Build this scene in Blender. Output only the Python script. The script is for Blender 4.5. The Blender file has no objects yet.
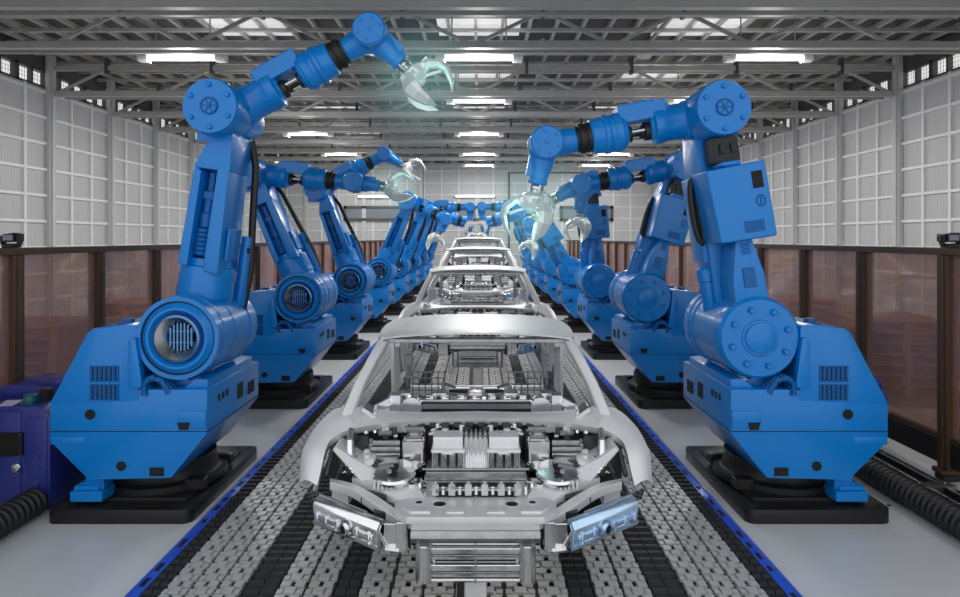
import bpy, bmesh, math, random
from mathutils import Matrix, Vector
random.seed(7)
PI = math.pi
sc = bpy.context.scene
COL = sc.collection
H = 2.0
F = 680.0

# ------------------------------------------------------------------ materials
def srgb(r, g, b):
    def f(c):
        c /= 255.0
        return c / 12.92 if c <= .04045 else ((c + .055) / 1.055) ** 2.4
    return (f(r), f(g), f(b), 1)

def mat(name, col, rough=.5, metal=0.0, coat=0.0, noise=0.0, nscale=8.0, rvar=0.0, bump=0.0, bscale=40.0, spec=.5):
    m = bpy.data.materials.new(name); m.use_nodes = True
    nt = m.node_tree; b = nt.nodes['Principled BSDF']
    b.inputs['Base Color'].default_value = col
    b.inputs['Roughness'].default_value = rough
    b.inputs['Metallic'].default_value = metal
    b.inputs['Coat Weight'].default_value = coat
    b.inputs['Coat Roughness'].default_value = .12
    b.inputs['Specular IOR Level'].default_value = spec
    tc = nt.nodes.new('ShaderNodeTexCoord')
    if noise > 0 or rvar > 0:
        n = nt.nodes.new('ShaderNodeTexNoise'); n.inputs['Scale'].default_value = nscale
        n.inputs['Detail'].default_value = 5
        nt.links.new(tc.outputs['Object'], n.inputs['Vector'])
        if noise > 0:
            mx = nt.nodes.new('ShaderNodeMix'); mx.data_type = 'RGBA'
            mx.inputs[6].default_value = tuple(max(0, c * (1 - noise)) for c in col[:3]) + (1,)
            mx.inputs[7].default_value = tuple(min(1, c * (1 + noise)) for c in col[:3]) + (1,)
            nt.links.new(n.outputs['Fac'], mx.inputs[0]); nt.links.new(mx.outputs[2], b.inputs['Base Color'])
        if rvar > 0:
            mr = nt.nodes.new('ShaderNodeMapRange')
            mr.inputs['To Min'].default_value = max(.02, rough - rvar); mr.inputs['To Max'].default_value = rough + rvar
            nt.links.new(n.outputs['Fac'], mr.inputs['Value']); nt.links.new(mr.outputs['Result'], b.inputs['Roughness'])
    if bump > 0:
        n2 = nt.nodes.new('ShaderNodeTexNoise'); n2.inputs['Scale'].default_value = bscale
        nt.links.new(tc.outputs['Object'], n2.inputs['Vector'])
        bp = nt.nodes.new('ShaderNodeBump'); bp.inputs['Strength'].default_value = bump; bp.inputs['Distance'].default_value = .01
        nt.links.new(n2.outputs['Fac'], bp.inputs['Height']); nt.links.new(bp.outputs['Normal'], b.inputs['Normal'])
    return m

def emis(name, col, strength):
    m = bpy.data.materials.new(name); m.use_nodes = True
    b = m.node_tree.nodes['Principled BSDF']
    b.inputs['Base Color'].default_value = (.8, .8, .8, 1)
    b.inputs['Emission Color'].default_value = col
    b.inputs['Emission Strength'].default_value = strength
    return m

M = {}
M['blue'] = mat('blue_paint', srgb(0, 127, 211), .32, 0, .2, .05, 3, .06, spec=.38)
M['blue2'] = mat('blue_paint_dark', srgb(8, 98, 168), .42, 0, .08, spec=.3)
M['black'] = mat('black_plastic', srgb(22, 22, 23), .5, 0, 0, .2, 12)
M['plate'] = mat('black_steel', srgb(34, 33, 33), .42, .2, 0, .25, 6, .08)
M['hole'] = mat('dark_hole', srgb(9, 9, 10), .7)
M['steel'] = mat('steel', srgb(190, 192, 195), .22, 1, 0, .1, 5, .08)
M['ring'] = mat('blue_grey_steel', srgb(88, 130, 175), .25, .8)
M['claw'] = mat('claw_metal', srgb(226, 232, 230), .3, .3, 0, .08, 8, .08)
M['body'] = mat('bare_body_metal', srgb(234, 234, 234), .46, .35, 0, .1, 7, .1, .1, 14)
M['chrome'] = mat('bright_part_metal', srgb(226, 226, 227), .17, .95, 0, .14, 11, .09)
M['castm'] = mat('cast_metal', srgb(160, 160, 161), .3, .9, 0, .3, 14, .1, .25, 60)
M['darkm'] = mat('dark_metal', srgb(70, 70, 72), .38, .7, 0, .3, 14, .1)
M['bluereflect'] = mat('metal_painted_blue_reflection', srgb(185, 212, 238), .22, .75, 0, .2, 12, .1)  # bright metal with its bluish reflections put into the base colour
M['link'] = mat('link_metal', srgb(205, 204, 200), .42, .25, 0, .1, 25, .08)
M['linkdark'] = mat('link_gap', srgb(30, 30, 30), .6, .2)
M['rubber'] = mat('black_rubber', srgb(26, 26, 27), .55)
M['rail'] = mat('rail_blue', srgb(40, 92, 222), .3, 0, .3, .25, 30)
M['purple'] = mat('purple_paint', srgb(40, 52, 134), .4, 0, .2, .1, 4)
M['teal'] = mat('teal_plastic', srgb(20, 92, 105), .4)
M['brown'] = mat('bronze_frame', srgb(84, 64, 46), .45, .25, 0, .15, 6)
M['wallpanel'] = None
M['mull'] = mat('mullion', srgb(226, 227, 228), .4, 0, 0, .04, 3)
M['column'] = mat('column_paint', srgb(190, 191, 192), .45, 0, 0, .08, 2)
M['truss'] = mat('truss_steel', srgb(172, 171, 168), .4, .1, 0, .15, 2)
M['trussdark'] = mat('truss_dark_steel', srgb(80, 80, 80), .5, .1)
M['roof'] = mat('roof_sheet', srgb(70, 68, 66), .42, .1, 0, .15, 1.5)
M['meshwin'] = emis('clerestory_glow', (1, .99, .97, 1), .6)
M['roofpatch'] = emis('roof_patch_glow', (1, .99, .97, 1), .3)  # even glow for the bright roof panels
M['lamp'] = emis('lamp_glow', (1, .99, .97, 1), 2.2)
M['white'] = mat('white_enamel', srgb(215, 215, 215), .4)
M['floor'] = mat('concrete_floor', srgb(222, 224, 224), .2, 0, 0, .05, .6, .1)
M['wood'] = mat('pale_timber', srgb(176, 130, 98), .6, 0, 0, .2, 5)
M['paper'] = mat('paper', srgb(200, 195, 215), .6)
M['grey'] = mat('grey_plate', srgb(120, 128, 136), .5)
M['red'] = mat('red_plastic', srgb(150, 40, 30), .4)

def wall_material():
    m = mat('wall_panel', srgb(186, 187, 188), .42)
    nt = m.node_tree; b = nt.nodes['Principled BSDF']
    tc = nt.nodes.new('ShaderNodeTexCoord')
    sp = nt.nodes.new('ShaderNodeSeparateXYZ'); nt.links.new(tc.outputs['Object'], sp.inputs[0])
    ad = nt.nodes.new('ShaderNodeMath'); ad.operation = 'ADD'
    nt.links.new(sp.outputs['X'], ad.inputs[0]); nt.links.new(sp.outputs['Y'], ad.inputs[1])
    mu = nt.nodes.new('ShaderNodeMath'); mu.operation = 'MULTIPLY'; mu.inputs[1].default_value = 2 * PI / .085
    nt.links.new(ad.outputs[0], mu.inputs[0])
    sn = nt.nodes.new('ShaderNodeMath'); sn.operation = 'SINE'; nt.links.new(mu.outputs[0], sn.inputs[0])
    bp = nt.nodes.new('ShaderNodeBump'); bp.inputs['Strength'].default_value = .3; bp.inputs['Distance'].default_value = .006
    nt.links.new(sn.outputs[0], bp.inputs['Height']); nt.links.new(bp.outputs['Normal'], b.inputs['Normal'])
    return m
M['wallpanel'] = wall_material()

def pane_material():
    m = bpy.data.materials.new('tinted_acrylic'); m.use_nodes = True
    nt = m.node_tree; nt.nodes.remove(nt.nodes['Principled BSDF']); out = nt.nodes['Material Output']
    tr = nt.nodes.new('ShaderNodeBsdfTransparent'); tr.inputs[0].default_value = (.86, .74, .68, 1)
    df = nt.nodes.new('ShaderNodeBsdfDiffuse'); df.inputs[0].default_value = srgb(196, 158, 146)
    gl = nt.nodes.new('ShaderNodeBsdfGlossy'); gl.inputs[0].default_value = (.9, .85, .8, 1); gl.inputs['Roughness'].default_value = .06
    a = nt.nodes.new('ShaderNodeMixShader'); a.inputs[0].default_value = .43
    nt.links.new(tr.outputs[0], a.inputs[1]); nt.links.new(df.outputs[0], a.inputs[2])
    c = nt.nodes.new('ShaderNodeMixShader'); c.inputs[0].default_value = .1
    nt.links.new(a.outputs[0], c.inputs[1]); nt.links.new(gl.outputs[0], c.inputs[2])
    nt.links.new(c.outputs[0], out.inputs['Surface'])
    return m
M['pane'] = pane_material()

# ------------------------------------------------------------------ mesh builder
class MB:
    def __init__(self, mirror=1):
        self.v = []; self.f = []; self.m = []; self.cur = 0; self.T = Matrix.Identity(4); self.mirror = mirror
    def mi(self, i): self.cur = i; return self
    def add(self, vs, fs):
        o = len(self.v)
        for p in vs:
            q = self.T @ Vector(p)
            self.v.append((q.x * self.mirror, q.y, q.z))
        for f in fs:
            self.f.append([i + o for i in f]); self.m.append(self.cur)
    def box(self, c, s, rot=None):
        hx, hy, hz = s[0] / 2, s[1] / 2, s[2] / 2
        vs = [Vector((x, y, z)) for x in (-hx, hx) for y in (-hy, hy) for z in (-hz, hz)]
        if rot is not None: vs = [rot @ p for p in vs]
        vs = [p + Vector(c) for p in vs]
        self.add(vs, [(0, 1, 3, 2), (4, 6, 7, 5), (0, 4, 5, 1), (2, 3, 7, 6), (0, 2, 6, 4), (1, 5, 7, 3)])
    def bb(self, x0, x1, y0, y1, z0, z1):
        self.box(((x0 + x1) / 2, (y0 + y1) / 2, (z0 + z1) / 2), (abs(x1 - x0), abs(y1 - y0), abs(z1 - z0)))
    def prism(self, poly, axis, a, b):
        def p3(p, t):
            if axis == 'y': return (p[0], t, p[1])
            if axis == 'x': return (t, p[0], p[1])
            return (p[0], p[1], t)
        n = len(poly)
        vs = [p3(p, a) for p in poly] + [p3(p, b) for p in poly]
        fs = [tuple(range(n)), tuple(range(2 * n - 1, n - 1, -1))]
        for i in range(n):
            j = (i + 1) % n
            fs.append((i, i + n, j + n, j))
        self.add(vs, fs)
    def bar(self, p0, p1, w, h, up=(0, 0, 1)):
        p0 = Vector(p0); p1 = Vector(p1); d = (p1 - p0); L = d.length; d.normalize()
        u = Vector(up)
        if abs(d.dot(u)) > .98: u = Vector((0, 1, 0))
        x = d.cross(u).normalized(); z = x.cross(d)
        R = Matrix((x, d, z)).transposed()
        self.box((p0 + p1) / 2, (w, L, h), R)
    def lathe(self, prof, o=(0, 0, 0), ax=(0, 0, 1), seg=24, a0=0.0):
        ax = Vector(ax).normalized()
        u = Vector((1, 0, 0)) if abs(ax.x) < .9 else Vector((0, 0, 1))
        u = (u - ax * u.dot(ax)).normalized(); w = ax.cross(u)
        vs = []; fs = []; n = len(prof)
        for (t, r) in prof:
            for k in range(seg):
                a = a0 + 2 * PI * k / seg
                vs.append(Vector(o) + ax * t + (u * math.cos(a) + w * math.sin(a)) * r)
        for i in range(n - 1):
            for k in range(seg):
                k2 = (k + 1) % seg
                fs.append((i * seg + k, i * seg + k2, (i + 1) * seg + k2, (i + 1) * seg + k))
        fs.append(tuple(range(seg - 1, -1, -1))); fs.append(tuple((n - 1) * seg + k for k in range(seg)))
        self.add(vs, fs)
    def cyl(self, p0, p1, r, r2=None, seg=20):
        p0 = Vector(p0); d = Vector(p1) - p0
        self.lathe([(0, r), (d.length, r if r2 is None else r2)], p0, d, seg)
    def tube(self, path, r, seg=8, closed=False):
        P = [Vector(p) for p in path]; n = len(P); vs = []; fs = []
        prev = None
        for i in range(n):
            if closed: d = P[(i + 1) % n] - P[i - 1]
            else: d = P[min(i + 1, n - 1)] - P[max(i - 1, 0)]
            d.normalize()
            if prev is None:
                u = Vector((0, 0, 1)) if abs(d.z) < .9 else Vector((1, 0, 0))
            else: u = prev
            u = (u - d * u.dot(d)).normalized(); prev = u; w = d.cross(u)
            for k in range(seg):
                a = 2 * PI * k / seg
                vs.append(P[i] + (u * math.cos(a) + w * math.sin(a)) * r)
        rng = n if closed else n - 1
        for i in range(rng):
            j = (i + 1) % n
            for k in range(seg):
                k2 = (k + 1) % seg
                fs.append((i * seg + k, i * seg + k2, j * seg + k2, j * seg + k))
        if not closed:
            fs.append(tuple(range(seg - 1, -1, -1))); fs.append(tuple((n - 1) * seg + k for k in range(seg)))
        self.add(vs, fs)
    def loft(self, rows, closed=False):
        n = len(rows[0]); vs = [p for r in rows for p in r]; fs = []
        for i in range(len(rows) - 1):
            for k in range(n - (0 if closed else 1)):
                k2 = (k + 1) % n
                fs.append((i * n + k, i * n + k2, (i + 1) * n + k2, (i + 1) * n + k))
        self.add(vs, fs)
    def mesh(self, name, mats, bevel=0.0, seg=1, angle=35, solid=0.0, merge=False):
        me = bpy.data.meshes.new(name)
        me.from_pydata(self.v, [], self.f)
        for i, p in enumerate(me.polygons): p.material_index = self.m[i]
        bm = bmesh.new(); bm.from_mesh(me)
        if merge: bmesh.ops.remove_doubles(bm, verts=bm.verts, dist=1e-5)
        if solid:
            bmesh.ops.recalc_face_normals(bm, faces=bm.faces)
            bmesh.ops.solidify(bm, geom=bm.faces[:], thickness=solid)
        bmesh.ops.recalc_face_normals(bm, faces=bm.faces)
        if bevel > 0:
            es = [e for e in bm.edges if len(e.link_faces) == 2 and e.calc_face_angle(0) > math.radians(40)]
            bmesh.ops.bevel(bm, geom=es, offset=bevel, offset_type='OFFSET', segments=seg, profile=.6, affect='EDGES', clamp_overlap=True)
        for f in bm.faces: f.smooth = True
        bm.to_mesh(me); bm.free()
        me.set_sharp_from_angle(angle=math.radians(angle))
        for m in mats: me.materials.append(M[m])
        return me

def link(name, me, parent=None, loc=(0, 0, 0), rot=None):
    o = bpy.data.objects.new(name, me); COL.objects.link(o)
    if parent is not None: o.parent = parent
    if rot is not None:
        o.matrix_basis = Matrix.Translation(Vector(loc)) @ rot.to_4x4()
    else: o.location = loc
    return o
def tag(o, label, cat, group=None, kind=None):
    o['label'] = label; o['category'] = cat
    if group: o['group'] = group
    if kind: o['kind'] = kind
    return o
def empty(name, loc=(0, 0, 0)):
    o = bpy.data.objects.new(name, None); COL.objects.link(o); o.location = loc; o.empty_display_size = .1
    return o
def struct(name, me, parent=None, loc=(0, 0, 0)):
    o = link(name, me, parent, loc); o['kind'] = 'structure'; return o
def copy_tree(o, parent=None):
    c = o.copy(); COL.objects.link(c)
    if parent is not None: c.parent = parent
    for ch in [x for x in kids.get(o.name, [])]:
        copy_tree(ch, c)
    return c
kids = {}
def index_kids():
    kids.clear()
    for o in bpy.data.objects:
        if o.parent: kids.setdefault(o.parent.name, []).append(o)
ORD = ['first', 'second', 'third', 'fourth', 'fifth', 'sixth', 'seventh', 'eighth', 'ninth', 'tenth', 'eleventh', 'twelfth',
       'thirteenth', 'fourteenth', 'fifteenth', 'sixteenth', 'seventeenth', 'eighteenth', 'nineteenth', 'twentieth', 'twenty-first']

def rounded_rect(x0, x1, y0, y1, r, n=5):
    pts = []
    for (cx, cy, a) in ((x1 - r, y1 - r, 0), (x0 + r, y1 - r, 90), (x0 + r, y0 + r, 180), (x1 - r, y0 + r, 270)):
        for k in range(n + 1):
            t = math.radians(a + 90 * k / n)
            pts.append((cx + r * math.cos(t), cy + r * math.sin(t)))
    return pts

def pt(px, py, d, cx=479.0):          # a point seen at (px, py) of the photograph, d metres ahead
    return Vector(((px - cx) * d / F, d, H - (py - 238.0) * d / F))

# ------------------------------------------------------------------ hall
WL, WR, YB, Y0 = -9.0, 8.8, 30.5, 3.0
YF = -3.0
mb = MB(); mb.bb(WL - .3, WR + .3, YF, YB + .3, -.12, 0)
struct('floor', mb.mesh('floor', ['floor']))
COLY = [14.2 + 2.31 * k for k in range(-6, 8)]
COLY = [y for y in COLY if y < YB - .2]
ZW, ZC, ZR = 5.1, 5.48, 5.85

def side_wall(name, X, s):
    # s=+1: inner face looks to +x
    mb = MB(); a, b = (X - .15 * s, X)
    mb.bb(min(a, b), max(a, b), YF, YB, 0, ZW)
    w = struct(name, mb.mesh(name, ['wallpanel']))
    g = MB()
    z = ZW - .08
    while z > .2:
        g.bb(X, X + .04 * s, YF, YB, z - .028, z + .028); z -= .535
    for i, y in enumerate(COLY):
        for k in (1, 2):
            yy = y + 2.31 * k / 3
            if yy < YB: g.bb(X, X + .045 * s, yy - .032, yy + .032, 0, ZW)
    struct('wall_grid', g.mesh('wall_grid', ['mull']), w)
    for y in COLY:
        c = MB(); c.bb(X, X + .1 * s, y - .1, y + .1, 0, ZR - .05); c.bb(X + .1 * s, X + .14 * s, y - .06, y + .06, 0, ZR - .05)
        struct('wall_column', c.mesh('wall_column', ['column'], .008), w)
    # clerestory strip with mesh lights
    d = MB(); a, b = X - .12 * s, X - .02 * s
    d.bb(min(a, b), max(a, b), YF, YB, ZW, ZW + .05); d.bb(min(a, b), max(a, b), YF, YB, ZC - .05, ZR)
    n = 5
    for y in COLY:
        for k in range(n):
            yy = y + 2.31 * k / n
            wd = .12 if k in (0, 3) else .05
            if yy < YB - .1: d.bb(min(a, b), max(a, b), yy - wd / 2, yy + wd / 2, ZW, ZC)
    # wire mesh
    yy = YF
    while yy < YB:
        d.bb(min(a, b), min(a, b) + .006, yy, yy + .006, ZW, ZC); yy += .08
    zz = ZW + .08
    while zz < ZC: d.bb(min(a, b), min(a, b) + .006, YF, YB, zz, zz + .006); zz += .08
    struct('clerestory_frame', d.mesh('clerestory_frame', ['trussdark']), w)
    e = MB(); e.bb(min(X - .2 * s, X - .17 * s), max(X - .2 * s, X - .17 * s), YF, YB, ZW - .05, ZR)
    struct('clerestory_pane', e.mesh('clerestory_pane', ['meshwin']), w)
side_wall('wall_left', WL, 1)
side_wall('wall_right', WR, -1)

# back wall
mb = MB(); mb.bb(WL, WR, YB, YB + .15, 0, ZR)
wb = struct('wall_back', mb.mesh('wall_back', ['wallpanel']))
g = MB()
z = 5.0
while z > .2:
    g.bb(WL, WR, YB - .035, YB, z - .02, z + .02); z -= .535
x = WL + .4
while x < WR:
    g.bb(x - .025, x + .025, YB - .04, YB, 0, 5.2); x += .77
struct('wall_grid', g.mesh('wall_grid', ['mull']), wb)
for k in range(7):
    xx = WL + 1.3 + k * 2.55
    c = MB(); c.bb(xx - .09, xx + .09, YB - .1, YB, 0, 5.2)
    struct('wall_column', c.mesh('wall_column', ['column']), wb)
g = MB(); g.bb(WL, WR, YB - .25, YB - .05, 5.55, 5.62); g.bb(WL, WR, YB - .25, YB - .05, 5.2, 5.27)
struct('back_girder', g.mesh('back_girder', ['truss']), wb)
g = MB()
x = WL + .2
while x < WR:
    wdt = random.choice([.12, .3, .3, .5]); 
    g.bb(x, min(x + wdt, WR), YB - .12, YB - .06, 5.27, 5.55); x += wdt + random.choice([.12, .2, .3])
struct('clerestory_frame', g.mesh('clerestory_frame', ['trussdark']), wb)
# long strip window in the back wall (frame, light panel)
def back_window(x0, x1, z0, z1, nm):
    g = MB(); t = .12
    g.bb(x0, x1, YB - .1, YB - .02, z1 - t, z1); g.bb(x0, x1, YB - .1, YB - .02, z0, z0 + t)
    g.bb(x0, x0 + t, YB - .1, YB - .02, z0, z1); g.bb(x1 - t, x1, YB - .1, YB - .02, z0, z1)
    w = struct(nm, g.mesh(nm, ['trussdark']))
    p = MB(); p.bb(x0 + t, x1 - t, YB - .06, YB - .03, z0 + t, z1 - t)
    struct('window_pane', p.mesh('window_pane', ['grey']), w)
sb = 680 / YB
def bx(px): return (px - 479) / sb
def bz(py): return 2 - (py - 238) / sb
back_window(bx(344), bx(509), bz(221), bz(206), 'window_1')
back_window(bx(560), bx(613), bz(221), bz(206), 'window_2')
g = MB(); g.bb(bx(508), bx(510), YB - .08, YB, 0, bz(172)); g.bb(bx(509), bx(590), YB - .08, YB - .02, bz(173.5), bz(172))
struct('door_1', g.mesh('door_1', ['trussdark']))

# roof
mb = MB(); mb.bb(WL - .3, WR + .3, 1.5, YB + .3, ZR, ZR + .1)
roof = struct('ceiling', mb.mesh('ceiling', ['roof']))
g = MB()
x = WL + .3
while x < WR:
    g.bb(x - .028, x + .028, 1.5, YB, ZR - .09, ZR - .004); x += .48
y = 2.2
while y < YB:
    g.bb(WL, WR, y - .035, y + .035, ZR - .15, ZR - .09); y += .77
struct('roof_purlins', g.mesh('roof_purlins', ['truss']), roof)
TY = [6.9, 8.75, 10.6, 14.2, 16.5, 18.85, 21.15, 23.45, 25.8, 28.1]
for ty in TY:
    g = MB(); zb, zt = 5.0, 5.54
    g.bb(WL + .15, WR - .15, ty - .06, ty + .06, zb - .05, zb + .05)
    g.bb(WL + .15, WR - .15, ty - .05, ty + .05, zt - .05, zt + .05)
    g.bb(WL + .15, WR - .15, ty + .32, ty + .38, zb - .03, zb + .02)
    g.bb(WL + .15, WR - .15, ty + .3, ty + .35, zb + .1, zb + .14)
    n = 16; st = (WR - WL - .3) / n
    for k in range(n):
        x0 = WL + .15 + k * st
        za, zc = (zb, zt) if k % 2 == 0 else (zt, zb)
        g.bar((x0, ty, za), (x0 + st, ty, zc), .05, .05, (0, 1, 0))
    for k in range(1, n, 2):
        x0 = WL + .15 + k * st
        g.mi(1); g.bb(x0 - .03, x0 + .03, ty - .07, ty + .07, zt - .12, ZR - .1); g.mi(0)
        g.bb(x0 - .03, x0 + .03, ty - .03, ty + .4, zb + .02, zb + .1)
    t = struct('roof_truss', g.mesh('roof_truss', ['truss', 'trussdark']), roof)
# emissive panels added just under the roof sheet
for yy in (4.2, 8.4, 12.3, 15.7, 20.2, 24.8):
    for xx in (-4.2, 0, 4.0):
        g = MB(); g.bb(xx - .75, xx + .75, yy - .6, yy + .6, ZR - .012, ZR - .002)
        struct('roof_glow_panel', g.mesh('roof_glow_panel', ['roofpatch']), roof)

# ------------------------------------------------------------------ ceiling lights
def make_light(loc, label):
    t = empty('ceiling_light', loc)
    tag(t, label, 'light', 'strip lights under the roof')
    h = MB(); h.prism([(-.1, .09), (-.06, .12), (.06, .12), (.1, .09), (.1, .05), (-.1, .05)], 'x', -.62, .62)
    link('housing', h.mesh('housing', ['white'], .006), t)
    d = MB(); d.prism([(-.085, .05), (.085, .05), (.075, -.01), (-.075, -.01)], 'x', -.56, .56)
    link('diffuser', d.mesh('diffuser', ['lamp'], .01), t)
    for s in (-1, 1):
        e = MB(); e.prism(rounded_rect(-.1, .1, -.05, .12, .05), 'x', s * .56, s * .72)
        link('end_cap', e.mesh('end_cap', ['white'], .012, 2), t)
        r = MB(); r.cyl((s * .45, 0, .11), (s * .45, 0, ZR - .1 - loc[2]), .012, seg=6)
        link('hanger_rod', r.mesh('hanger_rod', ['truss']), t)
    return t
rows = [7.2, 11.3, 14.85, 19.6, 24.3, 28.0]
COLN = {-4.92: 'above the ring motor robots', 0: 'over the car line', 4.8: 'above the flat capped robots'}
for i, yy in enumerate(rows):
    for xx in (-4.92, 0, 4.8):
        if i == 0: continue
        make_light((xx, yy, 4.97), 'white strip light under the roof in the %s row, %s' % (ORD[i - 1], COLN[xx]))
        L = bpy.data.lights.new('tube', 'AREA'); L.shape = 'RECTANGLE'; L.size = 1.1; L.size_y = .14; L.energy = 60; L.color = (1, .985, .96)
        lo = bpy.data.objects.new('tube_light', L); COL.objects.link(lo); lo.location = (xx, yy, 4.94)
        L2 = bpy.data.lights.new('tube_fill', 'POINT'); L2.energy = 24; L2.shadow_soft_size = .25; L2.color = (1, .985, .96)
        lo2 = bpy.data.objects.new('tube_spill', L2); COL.objects.link(lo2); lo2.location = (xx, yy, 4.6)
for (px, py, w) in ((377, 197, 38), (475, 196.5, 40)):
    t = empty('wall_light', (bx(px), YB - .12, bz(py)))
    tag(t, 'white strip light on the back wall above the window' if px < 400 else 'white strip light on the back wall over the middle of the car line', 'light', 'back wall lights')
    g = MB(); g.bb(-w / 2 / sb, w / 2 / sb, -.05, .05, -.05, .06); link('housing', g.mesh('housing', ['white'], .01), t)
    g = MB(); g.bb(-w / 2 / sb + .05, w / 2 / sb - .05, -.08, -.05, -.04, .05); link('diffuser', g.mesh('diffuser', ['lamp'], .01), t)

# ------------------------------------------------------------------ conveyor belts
CX = -.085
YS, YE = 1.6, 29.5
def link_belt(x0, x1, ncol):
    mb = MB(); mb.mi(1); mb.bb(x0, x1, YS, YE, .001, .02); mb.mi(0)
    w = (x1 - x0) / ncol; p = .15
    n = int((YE - YS) / p)
    for c in range(ncol):
        cx = x0 + (c + .5) * w
        for r in range(n):
            y = YS + (r + .5) * p
            a = w * .45; q = .45 * p
            mb.bb(cx - a, cx + a, y - .018, y + .018, .02, .032)                       # pin bar
            mb.bb(cx - w * .19, cx + w * .19, y - .03, y + .03, .032, .05)              # centre pad
            mb.bb(cx - a, cx - w * .25, y - .026, y + .02, .032, .043)
            mb.bb(cx + w * .25, cx + a, y - .026, y + .02, .032, .043)
            y2 = y + p / 2
            mb.bb(cx - w * .42, cx - w * .08, y2 - .028, y2 + .028, .02, .046)          # pair of lugs
            mb.bb(cx + w * .08, cx + w * .42, y2 - .028, y2 + .028, .02, .046)
    return mb.mesh('link_belt', ['link', 'linkdark'])
def black_belt(x0, x1):
    mb = MB(); mb.bb(x0, x1, YS, YE, .001, .018)
    p = .09; n = int((YE - YS) / p); m = (x0 + x1) / 2
    for r in range(n):
        y = YS + (r + .5) * p
        for a, b in ((x0 + .004, m - .003), (m + .003, x1 - .004)):
            mb.prism([(y - .03, .018), (y - .01, .036), (y + .02, .036), (y + .036, .018)], 'x', a, b)
    return mb.mesh('rubber_belt', ['rubber'])
wb_def = [(-1.675, -1.235, 3, 'outermost grey link belt beside the ring motor robots'), (-1.045, -.725, 2, 'two lane grey link belt under the headlamp carrier on the cabinet side'),
          (-.585, -.045, 3, 'grey link belt under the car middle, cabinet side of the centre line'), (.045, .585, 3, 'grey link belt under the car middle, flat cap robot side'),
          (.725, 1.045, 2, 'two lane grey link belt under the headlamp carrier with bluish reflections'), (1.235, 1.675, 3, 'outermost grey link belt beside the flat cap robots')]
for (a, b, n, lab) in wb_def:
    tag(link('link_belt', link_belt(CX + a, CX + b, n)), lab, 'conveyor belt', 'grey link belts of the conveyor')
for (a, b, lab) in [(-1.788, -1.68, 'black ribbed belt inside the blue edge rail, ring motor robot side'), (-1.23, -1.05, 'wide black ribbed belt beside the outermost grey belt on the cabinet side'),
                    (-.72, -.59, 'narrow black ribbed belt near the car middle on the cabinet side'), (.59, .72, 'narrow black ribbed belt near the car middle, flat cap robot side'),
                    (1.05, 1.23, 'wide black ribbed belt beside the outermost grey belt, flat cap robot side'), (1.68, 1.788, 'black ribbed belt inside the blue edge rail, flat cap robot side')]:
    tag(link('rubber_belt', black_belt(CX + a, CX + b)), lab, 'conveyor belt', 'black ribbed belts of the conveyor')
mb = MB(); mb.bb(CX - .04, CX + .04, YS, YE, .001, .014)
tag(link('guide_channel', mb.mesh('guide_channel', ['linkdark'])), 'dark narrow guide channel on the conveyor centre line under the tow post', 'channel')
for s, lab in ((-1, 'bright blue conveyor edge rail along the ring motor robots'), (1, 'bright blue conveyor edge rail along the flat cap robots')):
    mb = MB(); x = CX + s * 1.82
    mb.bb(x - .03, x + .03, YS, YE, .001, .03)
    mb.bb(x + s * .03 - .006, x + s * .03 + .006, YS, YE, .001, .04)
    mb.mi(1); y = YS
    while y < YE:
        l = random.uniform(.05, .13); mb.bb(x - .02, x + .012, y, y + l, .03, .0325); y += l + random.uniform(.06, .28)
    tag(link('edge_rail', mb.mesh('edge_rail', ['rail', 'hole'], .003)), lab, 'rail', 'blue conveyor edge rails')

# ------------------------------------------------------------------ robots
def orient(d):
    Z = Vector(d).normalized(); X = Vector((0, 1, 0)).cross(Z).normalized(); Y = Z.cross(X)
    return Matrix((X, Y, Z)).transposed()

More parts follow.
